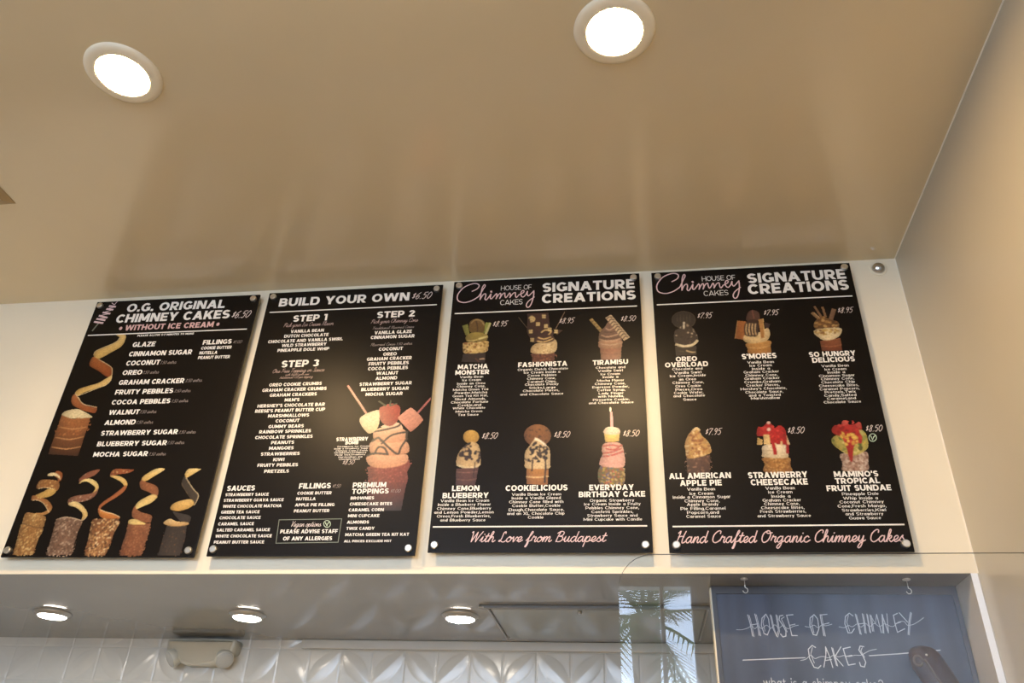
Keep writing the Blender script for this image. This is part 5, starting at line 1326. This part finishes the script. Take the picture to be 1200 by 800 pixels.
  ('P',[(544.3,356.4),(542.7,352.3),(539.8,349.4),(536.3,348.4),(533.2,349.6),(531.3,352.7),(531.2,356.8),(532.8,361.0),(535.7,363.9),(539.2,364.9),(542.3,363.7),(544.2,360.6)],(190,76,64),None,'y'),
  ('P',[(536.1,286.3),(534.6,282.6),(531.8,279.9),(528.4,278.9),(525.3,280.0),(523.4,282.8),(523.2,286.6),(524.8,290.3),(527.6,293.1),(531.0,294.0),(534.1,292.9),(535.9,290.1)],(96,92,44),None,'y'),
  ('P',[(535.6,338.6),(544.6,339.6),(546.9,327.9),(540.5,323.0)],(200,190,110),None,'y')]),
]
CHALK = [
 ([(2144.6,-116.4),(2148.4,-139.6),(2151.1,-170.8)],2.6),
 ([(2148.3,-118.0),(2151.9,-141.2),(2154.6,-172.4)],1.8),
 ([(2163.1,-114.1),(2166.3,-137.3),(2168.0,-168.6)],2.6),
 ([(2166.7,-115.8),(2169.8,-139.0),(2171.6,-170.2)],1.8),
 ([(2148.0,-142.9),(2168.5,-139.4)],2.2),
 ([(2191.3,-114.8),(2180.4,-124.6),(2176.4,-143.6),(2181.0,-164.3),(2188.9,-167.6),(2197.2,-151.7),(2196.9,-126.6),(2191.4,-114.0)],2.6),
 ([(2188.6,-119.1),(2181.6,-135.1),(2183.9,-158.1)],1.8),
 ([(2202.5,-116.0),(2205.5,-151.7),(2212.1,-171.5),(2218.3,-155.7),(2217.6,-115.9)],2.4),
 ([(2205.2,-117.7),(2208.2,-153.3),(2214.8,-173.1),(2221.0,-157.4),(2220.3,-117.6)],1.8),
 ([(2235.0,-117.1),(2226.4,-118.8),(2223.5,-128.5),(2231.6,-143.1),(2237.1,-157.6),(2235.4,-170.0),(2227.7,-172.2),(2222.5,-164.8)],2.6),
 ([(2237.8,-121.3),(2229.6,-126.4),(2235.6,-143.9),(2240.1,-159.7)],1.8),
 ([(2264.5,-168.5),(2250.9,-168.6),(2248.2,-143.0),(2244.3,-117.0),(2261.2,-115.3)],2.6),
 ([(2248.2,-143.0),(2263.2,-139.6)],2.2),
 ([(2314.5,-114.9),(2303.2,-123.8),(2299.6,-142.6),(2304.8,-165.3),(2312.7,-167.3),(2321.4,-150.7),(2321.9,-125.8),(2314.5,-114.9)],2.6),
 ([(2311.3,-119.6),(2304.7,-138.4),(2307.5,-161.2)],1.8),
 ([(2329.8,-114.9),(2330.4,-140.3),(2331.0,-167.9)],2.6),
 ([(2333.3,-116.5),(2333.8,-141.9),(2334.4,-169.5)],1.8),
 ([(2329.7,-115.7),(2347.8,-113.9)],2.4),
 ([(2331.2,-140.3),(2349.1,-136.0)],2.2),
 ([(2412.1,-117.7),(2403.9,-110.7),(2393.0,-119.1),(2388.1,-137.8),(2392.4,-160.4),(2401.3,-160.3),(2410.0,-150.0)],2.6),
 ([(2400.9,-116.1),(2393.8,-133.6),(2397.2,-156.3)],1.8),
 ([(2418.7,-112.7),(2420.4,-137.6),(2421.9,-163.0)],2.4),
 ([(2421.2,-114.3),(2422.9,-139.2),(2424.4,-164.6)],1.8),
 ([(2436.4,-111.7),(2436.2,-135.4),(2434.6,-160.0)],2.4),
 ([(2439.0,-113.4),(2438.7,-137.0),(2437.1,-161.6)],1.8),
 ([(2420.2,-138.4),(2438.2,-135.8)],2.2),
 ([(2447.3,-112.5),(2446.8,-137.4),(2446.9,-158.7)],2.2),
 ([(2449.0,-114.2),(2448.5,-139.0),(2448.6,-160.3)],1.8),
 ([(2455.1,-114.5),(2453.9,-155.8)],2.4),
 ([(2455.1,-114.5),(2464.6,-137.3),(2471.6,-113.2)],2.2),
 ([(2471.6,-113.2),(2474.9,-159.7)],2.4),
 ([(2457.9,-116.6),(2456.9,-157.0)],1.8),
 ([(2478.9,-159.6),(2485.0,-113.1)],2.2),
 ([(2480.6,-161.3),(2486.7,-114.8)],1.8),
 ([(2485.0,-113.1),(2492.0,-159.9)],2.4),
 ([(2492.0,-159.9),(2497.5,-111.4)],2.2),
 ([(2534.2,-149.0),(2514.4,-158.1),(2512.7,-136.9),(2512.9,-115.4),(2524.0,-110.4)],2.6),
 ([(2512.7,-136.9),(2527.6,-132.7)],2.2),
 ([(2528.4,-108.7),(2544.4,-132.6)],2.6),
 ([(2556.8,-107.7),(2547.6,-132.5),(2539.3,-163.2)],2.4),
 ([(2559.3,-109.4),(2550.1,-134.2),(2541.7,-164.8)],1.8),
 ([(2110.9,-155.0),(2125.6,-154.8),(2140.8,-150.5),(2152.0,-144.6),(2158.7,-152.1),(2168.8,-144.5),(2176.3,-151.9),(2189.9,-142.6),(2199.4,-150.9),(2211.0,-141.6),(2220.3,-149.9),(2231.6,-143.1),(2242.9,-151.4),(2257.0,-145.4),(2271.2,-142.0)],1.5),
 ([(2287.2,-145.2),(2299.4,-146.8),(2310.4,-141.7),(2319.7,-148.3),(2331.2,-140.3),(2339.0,-143.2),(2356.1,-138.9)],1.5),
 ([(2372.2,-145.4),(2385.2,-147.7),(2396.4,-141.9),(2406.0,-145.1),(2419.6,-137.6),(2427.4,-145.8),(2440.0,-136.6),(2448.7,-144.8),(2461.5,-136.5),(2473.1,-143.8),(2486.5,-137.1),(2497.6,-141.9),(2507.3,-143.5),(2521.5,-132.7),(2535.9,-131.0),(2542.1,-140.0),(2554.3,-139.0),(2569.8,-131.6),(2586.1,-120.8)],1.5),
 ([(2306.0,-197.8),(2297.8,-192.7),(2287.0,-202.1),(2286.6,-224.1),(2294.6,-245.8),(2304.2,-248.5),(2312.1,-241.7)],2.6),
 ([(2297.8,-197.9),(2291.3,-214.1),(2296.9,-235.9)],1.8),
 ([(2318.7,-245.5),(2328.3,-215.6),(2330.7,-195.5)],2.4),
 ([(2330.7,-195.5),(2336.9,-219.5),(2340.6,-246.4)],2.4),
 ([(2323.6,-229.6),(2341.0,-226.6)],2),
 ([(2332.5,-199.6),(2325.6,-227.6)],1.6),
 ([(2345.7,-197.4),(2347.8,-219.4),(2350.6,-241.1)],2.4),
 ([(2348.3,-199.0),(2350.3,-221.0),(2353.2,-242.7)],1.8),
 ([(2369.1,-195.1),(2350.2,-219.4),(2366.4,-242.1)],2.4),
 ([(2396.8,-236.6),(2379.6,-239.6),(2375.9,-219.0),(2373.6,-199.9),(2392.0,-195.7)],2.6),
 ([(2375.9,-219.0),(2392.5,-215.7)],2.2),
 ([(2425.5,-194.5),(2416.5,-193.0),(2411.6,-202.7),(2419.1,-218.5),(2423.0,-232.3),(2417.7,-243.7),(2409.0,-241.5),(2407.9,-232.5)],2.6),
 ([(2421.0,-197.0),(2416.0,-204.6),(2422.7,-220.4)],1.8),
 ([(2263.9,-230.0),(2277.3,-226.7),(2290.9,-216.9),(2299.8,-224.8),(2312.6,-220.6),(2322.8,-219.7),(2334.4,-222.7),(2347.5,-216.2),(2358.9,-220.0),(2372.3,-216.7),(2385.1,-218.9),(2399.7,-215.6),(2413.7,-215.4),(2424.6,-210.5),(2437.7,-204.0),(2455.1,-200.2)],1.5),
 ([(2119.5,-231.1),(2200.0,-226.8),(2276.2,-223.1)],2.6),
 ([(2434.6,-216.3),(2503.7,-211.1),(2608.7,-200.8)],2.6),
]
CHALK_LINE = ((2164.4, -300.6),(2455.9, -291.0),23.3)

# ------------------------------------------------------------------ printed photographs: layered shapes rasterised into small coloured cells
PRINT_GAIN = 0.74
CELL = 1.4


def in_poly(pts, X, Y):
    r = np.zeros(X.shape, bool)
    n = len(pts)
    for i in range(n):
        (x0, y0), (x1, y1) = pts[i], pts[(i + 1) % n]
        if y0 == y1:
            continue
        c = ((y0 > Y) != (y1 > Y)) & (X < (x1 - x0) * (Y - y0) / (y1 - y0) + x0)
        r ^= c
    return r


def photo(name, ops, parent, seed, y):
    rnd = np.random.RandomState(seed)
    allp = np.array([p for o in ops for p in o[1]])
    x0, y0 = allp.min(0) - 8
    x1, y1 = allp.max(0) + 8
    x0, y0, x1, y1 = max(x0, 1), max(y0, 1), min(x1, 608), min(y1, 912)
    nx, ny = int((x1 - x0) / CELL), int((y1 - y0) / CELL)
    X, Y = np.meshgrid(x0 + (np.arange(nx) + .5) * CELL, y0 + (np.arange(ny) + .5) * CELL)
    C = np.zeros((ny, nx, 3))
    A = np.zeros((ny, nx), bool)

    def fill(pts, col, col2=None, d='y', clip=None):
        q = np.array(pts)
        i0, j0 = np.maximum(((q.min(0) - (x0, y0)) / CELL).astype(int) - 1, 0)
        i1, j1 = ((q.max(0) - (x0, y0)) / CELL).astype(int) + 2
        sl = (slice(j0, max(j1, j0)), slice(i0, max(i1, i0)))
        xs, ys = X[sl], Y[sl]
        if not xs.size:
            return
        k = in_poly(pts, xs, ys)
        if clip is not None:
            k &= clip[sl]
        c = np.array(lin(col)) * PRINT_GAIN
        if col2 is not None:
            c2 = np.array(lin(col2)) * PRINT_GAIN
            if d == 'y':
                f = (q[:, 1].max() - ys) / max(np.ptp(q[:, 1]), 1)
            else:
                f = (xs - q[:, 0].min()) / max(np.ptp(q[:, 0]), 1)
            cc = c + (c2 - c) * f[..., None]
            C[sl][k] = cc[k]
        else:
            C[sl][k] = c
        A[sl][k] = True

    for o in ops:
        if o[0] == 'P':
            fill(cat_rom(o[1], True, 4), *o[2:])
        elif o[0] == 'p':
            fill(o[1], *o[2:])
        elif o[0] == 's':
            ink = Ink()
            ink.ribbon(cat_rom(o[1], seg=5), o[2])
            for f in ink.f:
                fill([ink.v[k] for k in f], o[3])
        elif o[0] == 'd':
            pts = cat_rom(o[1], True, 3)
            clip = in_poly(pts, X, Y)
            q = np.array(pts)
            lo, hi = q.min(0), q.max(0)
            for _ in range(int(o[2] * 1.6)):
                px, py = lo + rnd.rand(2) * (hi - lo)
                a = rnd.rand() * 3.14
                rx, ry = o[3] * (.45 + .5 * rnd.rand()), o[3] * (.3 + .4 * rnd.rand())
                e = [(px + rx * math.cos(t) * math.cos(a) - ry * math.sin(t) * math.sin(a), py + rx * math.cos(t) * math.sin(a) + ry * math.sin(t) * math.cos(a)) for t in np.linspace(0, 6.283, 8)[:-1]]
                fill(e, o[4][rnd.randint(len(o[4]))], clip=clip)
    # grain of the print
    g = rnd.rand((ny + 2) // 3, (nx + 2) // 3).repeat(3, 0).repeat(3, 1)[:ny, :nx]
    for _ in range(1):                                  # soft focus of the printed photo
        num, den = np.zeros_like(C), np.zeros((ny, nx, 1))
        Cp, Ap = np.pad(C * A[..., None], ((1, 1), (1, 1), (0, 0))), np.pad(A.astype(float)[..., None], ((1, 1), (1, 1), (0, 0)))
        for dj in range(3):
            for di in range(3):
                num += Cp[dj:dj + ny, di:di + nx]
                den += Ap[dj:dj + ny, di:di + nx]
        C = num / np.maximum(den, 1)
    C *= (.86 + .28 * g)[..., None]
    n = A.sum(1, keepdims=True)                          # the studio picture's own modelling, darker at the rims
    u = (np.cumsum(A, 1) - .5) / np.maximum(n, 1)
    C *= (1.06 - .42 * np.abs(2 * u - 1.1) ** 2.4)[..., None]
    js, iss = np.nonzero(A)
    vid = -np.ones((ny + 1, nx + 1), int)
    for dj in (0, 1):
        for di in (0, 1):
            vid[js + dj, iss + di] = 0
    vj, vi = np.nonzero(vid == 0)
    vid[vj, vi] = np.arange(len(vj))
    verts = np.stack([(x0 + vi * CELL) / 1000, np.full(len(vj), y), (y0 + vj * CELL) / 1000], -1)
    faces = np.stack([vid[js, iss], vid[js, iss + 1], vid[js + 1, iss + 1], vid[js + 1, iss]], -1)
    me = bpy.data.meshes.new(name)
    me.from_pydata(verts.tolist(), [], faces.tolist())
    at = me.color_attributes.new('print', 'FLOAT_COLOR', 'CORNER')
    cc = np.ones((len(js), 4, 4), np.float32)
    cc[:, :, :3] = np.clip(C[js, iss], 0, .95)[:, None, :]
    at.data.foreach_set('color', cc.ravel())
    return link(name, me, M['photo'], parent)


# ------------------------------------------------------------------ the four menu boards on standoffs
BW, BH, BT = 0.6096, 0.9144, 0.006
PLACES = [(0.0, 0.0, -.005), (.645, .0015, -.0009), (1.2902, .0084, -.0041), (1.9401, .0062, .0002)]
LABELS = ['black menu board listing original chimney cakes with tall spiral pastry pictures, leftmost on the wall',
          'black build your own menu board with a strawberry topped cone picture',
          'black signature creations menu board with the With Love from Budapest motto in pink script',
          'black signature creations menu board with the Hand Crafted motto, nearest the right wall']
INKS = {'K': (M['white'], .255), 'KP': (M['pink'], .255), 'M': (M['white'], .15), 'L': (M['white'], .11)}
SINK = {'S': (M['price'], .075), 'SD': (M['dim'], .085), 'SP': (M['pale_pink'], .08), 'SB': (M['script_pink'], .085)}
LINE_MAT = {'W': 'white', 'G': 'green', 'P': 'script_pink', 'V': 'leaf_green'}
boards = []
for bi, (bx, bz, ro) in enumerate(PLACES):
    wfit = .6157
    cx, cz = bx + wfit / 2, bz + .914 / 2
    base = (cx + BH / 2 * math.sin(ro), -.03, cz - BH / 2 * math.cos(ro))
    t = thing('menu_board', LABELS[bi], 'menu board', base, 'menu boards above the serving hatch')
    t.rotation_euler = (0, -ro, 0)
    boards.append(t)
    obj('panel', box(-BW / 2, BW / 2, 0, BT, 0, BH, .0012), M['panel'], t)
    for sx in (-1, 1):
        for z in (.019, BH - .019):
            x = sx * (BW / 2 - .019)
            mt = Matrix.Translation((x, 0, z)) @ Matrix.Rotation(math.radians(90), 4, 'X')
            k = obj('standoff_knob', lathe([(0, .0095), (.0085, .0095), (.0105, .0075), (.0110, .004), (.0110, 0), (0, 0)], 28, mt), M['steel'], t)
            mt = Matrix.Translation((x, .03, z)) @ Matrix.Rotation(math.radians(90), 4, 'X')
            obj('spacer', lathe([(0, 0), (.009, 0), (.009, .024), (0, .024)], 20, mt), M['steel'], k, True)

groups = {}
SINGLE = ('surcharge_list', 'cone_note', 'logo', 'step_one_list', 'step_three_note', 'subheading')   # pieces that stand apart on the board
for b, part, style, txt, u0, u1, v, cap in TEXT:
    one = len(groups) if part in SINGLE else -1
    groups.setdefault((b, part, style[0] == 'S', style, one), []).append((txt, u0, u1, v, cap))
for (b, part, is_script, style, _), rows in groups.items():
    ink = Ink()
    for txt, u0, u1, v, cap in rows:
        if is_script:
            script(ink, txt, u0, u1, v, cap, SINK[style][1] * cap)
        else:
            block(ink, txt, u0, u1, v, cap, INKS[style][1], .1 if style != 'M' else .13)
    ink.v = [(a - BW * 500, c) for a, c in ink.v]
    ink.build(part.split('|')[0] + '_lettering', (SINK if is_script else INKS)[style][0], boards[b - 1], -.0007)
lines = {}
for b, name, pts, wd, col in LINES:
    lines.setdefault((b, name, col, pts[0][1] if name == 'divider' else 0), []).append((pts, wd))
for (b, name, col, _), rows in lines.items():
    ink = Ink()
    for pts, wd in rows:
        ink.ribbon(cat_rom(pts, seg=5) if name == 'logo_script' and len(pts) > 2 else pts, wd)
    ink.v = [(a - BW * 500, c) for a, c in ink.v]
    ink.build(name, M[LINE_MAT[col]], boards[b - 1], -.0007)
for i, (b, name, label, ops) in enumerate(PICTURES):
    o = photo(name, ops, boards[b - 1], 11 + i, -.0004)
    o.location.x = -BW / 2
    o['label'] = label

# ------------------------------------------------------------------ lamps
for x, y, lab in ((.6256, -.9414, 'bright round recessed ceiling lamp above the two left menu boards'),
                  (1.8539, -.9371, 'bright round recessed ceiling lamp above the two right menu boards')):
    t = thing('ceiling_downlight', lab, 'ceiling light', (x, y, ZC), 'recessed lamps in the cream ceiling')
    obj('trim_ring', lathe([(.0640, .002), (.0640, -.0098), (.067, -.0102), (.082, -.0092), (.0895, -.0075), (.0935, -.0035), (.0945, 0), (.0945, .002)], 64), M['white_trim'], t, True)
    obj('lens', lathe([(0, -.0086), (.0639, -.0086), (.0639, .001), (0, .001)], 56), M['lens_warm'], t)
for x, y, lab in ((-.142, .462, 'small round lamp under the soffit, left of the emergency light'),
                  (.566, .468, 'small round lamp under the soffit, just right of the emergency light'),
                  (1.292, .464, 'small round lamp under the soffit beside the grey access door')):
    t = thing('soffit_downlight', lab, 'ceiling light', (x, y, ZS), 'lamps under the kitchen soffit')
    obj('trim_ring', lathe([(0, 0), (.061, 0), (.061, -.002), (.056, -.005), (.049, -.013), (.046, -.013), (.046, -.010), (0, -.010)], 48), M['nickel'], t, True)
    obj('lens', lathe([(0, -.0155), (.042, -.0155), (.0455, -.013), (.0455, -.0105), (0, -.0105)], 40), M['lens_soffit'], t)

# ------------------------------------------------------------------ emergency light on the splashback
t = thing('emergency_light', 'cream twin head emergency light below the soffit on the tiled splashback', 'emergency light', (.247, YT, -.052))
bm = bmesh.new()
half = [(0, 0), (.128, 0), (.134, -.006), (.128, -.044), (.100, -.060), (.062, -.086), (.05, -.09), (0, -.09)]
add_prism(bm, half + [(-x, z) for x, z in half[::-1][1:-1]], -.075, .0)
bmesh.ops.bevel(bm, geom=[e for e in bm.edges if all(v.co.y < -.07 for v in e.verts)], offset=.012, segments=3, affect='EDGES')
obj('housing', bm, M['plastic'], t, True)
for sx in (-1, 1):
    d = Vector((sx * .55, -.60, -.58)).normalized()
    mt = Matrix.Translation((sx * .094, -.050, -.060)) @ d.to_track_quat('Z', 'Y').to_matrix().to_4x4()
    h = obj('lamp_head', lathe([(0, -.03), (.017, -.028), (.027, -.012), (.033, .008), (.034, .022), (.0315, .025), (0, .025)], 32, mt), M['plastic'], t, True)
    obj('lens', lathe([(0, .031), (.018, .030), (.029, .0262), (.0305, .0252), (0, .0252)], 32, mt), M['clear_lens'], h, True)
    obj('swivel', tube([(sx * .07, -.03, -.045), (sx * .084, -.044, -.055)], .013, 14), M['plastic'], h, True)

# ------------------------------------------------------------------ small fittings
t = thing('dome_sensor', 'small dull chrome half dome in a cream ring high beside the wall corner', 'sensor', (2.6435, 0, .9129))
rx = Matrix.Rotation(math.radians(90), 4, 'X')
obj('ring', lathe([(0, 0), (.026, 0), (.026, .002), (.022, .004), (.019, .003), (0, .003)], 40, rx), M['wall'], t, True)
obj('dome', lathe([(.0195, .003)] + [(.0195 * math.cos(a), .003 + .015 * math.sin(a)) for a in np.linspace(.1, 1.5708, 9)], 40, rx), M['chrome'], t, True)

t = thing('ceiling_vent', 'bronze louvred air vent at the left edge of the ceiling', 'air vent', (-.135, -.665, ZC))
s = .153
bm = bmesh.new()
for k, (a, b_, z) in enumerate(((s, .128, -.010), (.116, .098, -.007), (.086, .068, -.007), (.056, .038, -.007))):
    for q in range(4):
        ang = Matrix.Rotation(q * math.pi / 2, 4, 'Z')
        p = [(-a, -a, -.002 if k == 0 else z), (a, -a, -.002 if k == 0 else z), (b_, -b_, z if k == 0 else -.001), (-b_, -b_, z if k == 0 else -.001)]
        lo = [bm.verts.new(ang @ Vector(v)) for v in p]
        hi = [bm.verts.new(ang @ (Vector(v) + Vector((0, 0, .0012)))) for v in p]
        bm.faces.new(lo); bm.faces.new(hi)
        for i in range(4):
            bm.faces.new((lo[i], lo[(i + 1) % 4], hi[(i + 1) % 4], hi[i]))
obj('louvres', bm, M['vent'], t)
obj('backing', box(-.128, .128, -.128, .128, -.0012, 0), M['vent_dark'], t)

t = thing('access_door', 'grey green access door set in the soffit behind the rightmost small lamp', 'access door', (1.72, .56, ZS))
obj('door', box(-.31, .335, -.195, .215, -.004, -.0006, .0015), M['access'], t)
bm = bmesh.new()
add_box(bm, -.33, .345, -.232, -.222, -.010, -.0006, .002)
add_box(bm, -.325, -.318, -.222, .22, -.005, -.0006)
add_box(bm, .338, .345, -.222, .22, -.005, -.0006)
obj('frame', bm, M['access_frame'], t)
obj('latch', lathe([(0, -.008), (.006, -.008), (.007, -.004), (.007, 0), (0, 0)], 16, Matrix.Translation((-.04, -.17, -.003))), M['nickel'], t, True)
obj('hinge_pin', tube([(-.345, -.227, -.004), (-.315, -.227, -.009)], .004, 8), M['nickel'], t, True)

for x, y, lab in ((2.136, .045, 'small screw hook under the soffit above the word HOUSE on the chalkboard'),
                  (2.543, .050, 'small screw hook under the soffit above the right end of the chalkboard')):
    t = thing('screw_hook', lab, 'hook', (x, y, ZS), 'hooks in the soffit over the chalkboard')
    obj('collar', lathe([(0, 0), (.010, 0), (.010, -.003), (.004, -.005), (0, -.005)], 20), M['steel'], t, True)
    c = [(0, 0, -.004), (0, 0, -.024)] + [(.007 * math.sin(a) * .9, 0, -.031 + .007 * math.cos(a)) for a in np.linspace(0, 4.6, 12)]
    obj('hook', tube(c, .001, 8), M['steel'], t, True)

# ------------------------------------------------------------------ chalkboard
cb = thing('chalkboard', 'slate blue chalkboard with white handwriting, hanging in the hatch behind the clear screen', 'chalkboard', (0, 0, 0))
CX0, CX1, CZ1, CZ0, CY = 2.055, 2.6815, ZS - .001, -.72, .118
obj('slate', box(CX0 + .012, CX1 - .012, CY, CY + .008, CZ0 + .012, CZ1 - .012), M['slate'], cb)
bm = bmesh.new()
F = .021
add_box(bm, CX0, CX0 + .012, CY - .004, CY + .012, CZ0, CZ1, .0012)
add_box(bm, CX1 - .012, CX1, CY - .004, CY + .012, CZ0, CZ1, .0012)
add_box(bm, CX0, CX1, CY - .0045, CY + .0125, CZ1 - F, CZ1, .0012)
add_box(bm, CX0, CX1, CY - .0045, CY + .0125, CZ0, CZ0 + F, .0012)
obj('frame', bm, M['slate_frame'], cb)
obj('side_edge', box(CX0 - .0035, CX0, CY - .002, CY + .03, CZ0, CZ1 - .004), M['white_trim'], cb)
ink = Ink()
for pts, w in CHALK:
    ink.ribbon(cat_rom(pts, seg=4) if w < 1.6 and len(pts) > 3 else pts, w * .9)
o = ink.build('chalk_heading', M['chalk'], cb, CY - .0006)
ink = Ink()
(x0, z0), (x1, z1), cap = CHALK_LINE
block(ink, 'what is a chimney cake?', x0, x1, z0 + 4, cap, .1, .16)
ink.build('chalk_question', M['chalk'], cb, CY - .0006)
cb.location = (0, 0, Z0)

# ------------------------------------------------------------------ counter, clear screen, brown handle
t = thing('service_counter', 'wooden service counter under the clear screen', 'counter', (0, 0, -Z0))
obj('body', box(XL + .05, XO - .02, -.50, .42, .08, 1.05, .004), M['wood'], t)
obj('worktop', box(XL + .02, XO - .005, -.55, .47, 1.05, 1.09, .006), M['white_trim'], t)
obj('kick_board', box(XL + .1, XO - .06, -.45, .38, 0, .08), M['vent_dark'], t)
ZT = -Z0 + 1.09

GX0, GX1, GZ, GR, GY = 1.8165, XR - .002, -.1445, .072, -.5
pts = [(GX0, ZT), (GX1, ZT), (GX1, GZ)] + [(GX0 + GR + GR * math.cos(a), GZ - GR + GR * math.sin(a)) for a in np.linspace(math.pi / 2, math.pi, 14)]
bm = bmesh.new()
add_prism(bm, [(x, z + Z0) for x, z in pts], GY, GY + .006)
o = obj('glass_screen', bm, [M['glass'], M['glass_edge']])
for p in o.data.polygons:
    if abs(p.normal.y) < .5:
        p.material_index = 1
tag(o, 'clear acrylic screen with a rounded upper corner in front of the chalkboard', 'screen')

t = thing('curved_handle', 'dark brown glossy curved handle standing in front of the chalkboard', 'handle', (2.645, .06, ZT))
spine = cat_rom([(2.538, -.203), (2.543, -.222), (2.566, -.270), (2.592, -.335), (2.615, -.42), (2.630, -.54), (2.636, -.75), (2.636, ZT)], seg=5)
bm = bmesh.new()
rings = []
for i, (x, z) in enumerate(spine):
    a, b_ = np.array(spine[max(i - 1, 0)]), np.array(spine[min(i + 1, len(spine) - 1)])
    d = (b_ - a) / np.hypot(*(b_ - a))
    n = (d[1], -d[0])
    f = min(1, math.sqrt(max(i, .15) / 7))
    hw, hy = .039 * f, .022 * f
    rings.append([bm.verts.new((x - 2.645 + n[0] * hw * math.cos(q), hy * math.sin(q), z - ZT + n[1] * hw * math.cos(q))) for q in np.linspace(0, 2 * math.pi, 21)[:-1]])
for a, b_ in zip(rings[:-1], rings[1:]):
    for k in range(20):
        bm.faces.new((a[k], a[(k + 1) % 20], b_[(k + 1) % 20], b_[k]))
bm.faces.new(rings[0]); bm.faces.new(rings[-1])
obj('shaft', bm, M['brown'], t, True)
obj('piping', tube([(x - 2.645 - .010 + .006 * (i > 12), -.0215, z - ZT) for i, (x, z) in enumerate(spine) if i > 6], .003, 8), M['brown_light'], t, True)
bm = bmesh.new()
add_tube(bm, [(2.527 - 2.645 + .010 * math.cos(a), -.019, -.242 - ZT + .012 * math.sin(a)) for a in np.linspace(0, 6.1, 16)], .0028, 8)
obj('ring', bm, M['brown_light'], t, True)
for x, z in ((2.5484, -.2281), (2.582, -.297)):
    bm = bmesh.new()
    bmesh.ops.create_uvsphere(bm, u_segments=14, v_segments=8, radius=.003)
    bmesh.ops.translate(bm, verts=bm.verts, vec=(x - 2.645, -.020, z - ZT))
    obj('rivet', bm, M['steel'], t, True)

# ------------------------------------------------------------------ palms on the street behind the viewer, seen only mirrored in the screen
rnd = random.Random(5)
for px, py, pz, size, lab in ((1.95, -8.0, 1.50, 1.5, 'shaggy palm outside the shop window, mirrored in the clear screen'),
                              (-1.6, -10.5, 2.6, 1.7, 'taller palm farther along the street outside the shop window')):
    t = thing('palm_tree', lab, 'tree', (px, py, -Z0 - .02), 'palms on the street')
    h = pz + Z0
    obj('trunk', tube([(0, 0, 0), (.03, 0, h * .4), (0, 0, h * .8), (0, 0, h)], [.19, .15, .14, .17], 14), M['trunk'], t, True)
    bm = bmesh.new()
    for f in range(20):
        az, el = f * 2.399, rnd.uniform(-.9, 1.2)
        L = size * rnd.uniform(.8, 1.1)
        d = Vector((math.cos(az), math.sin(az), 0))
        P = []
        for k in range(15):
            s = k / 14
            P.append(Vector((0, 0, h)) + d * L * s * math.cos(el) + Vector((0, 0, L * (s * math.sin(el) - .55 * s * s))))
        add_tube(bm, P, [.016 * (1 - k / 15) + .003 for k in range(15)], 5)
        for k in range(2, 15):
            tg = (P[k] - P[k - 1]).normalized()
            side = tg.cross(Vector((0, 0, 1))).normalized()
            for sg in (-1, 1):
                for hh in (0, .5):
                    b0 = P[k].lerp(P[k - 1], hh)
                    ln_ = .42 * size / 1.5 * math.sin(math.pi * min(1, .15 + k / 16))
                    tip = b0 + side * sg * ln_ * .8 + tg * ln_ * .55 - Vector((0, 0, ln_ * .25))
                    v = [bm.verts.new(b0 - tg * .014), bm.verts.new(b0 + tg * .014), bm.verts.new(tip)]
                    bm.faces.new(v)
    obj('fronds', bm, M['frond'], t)
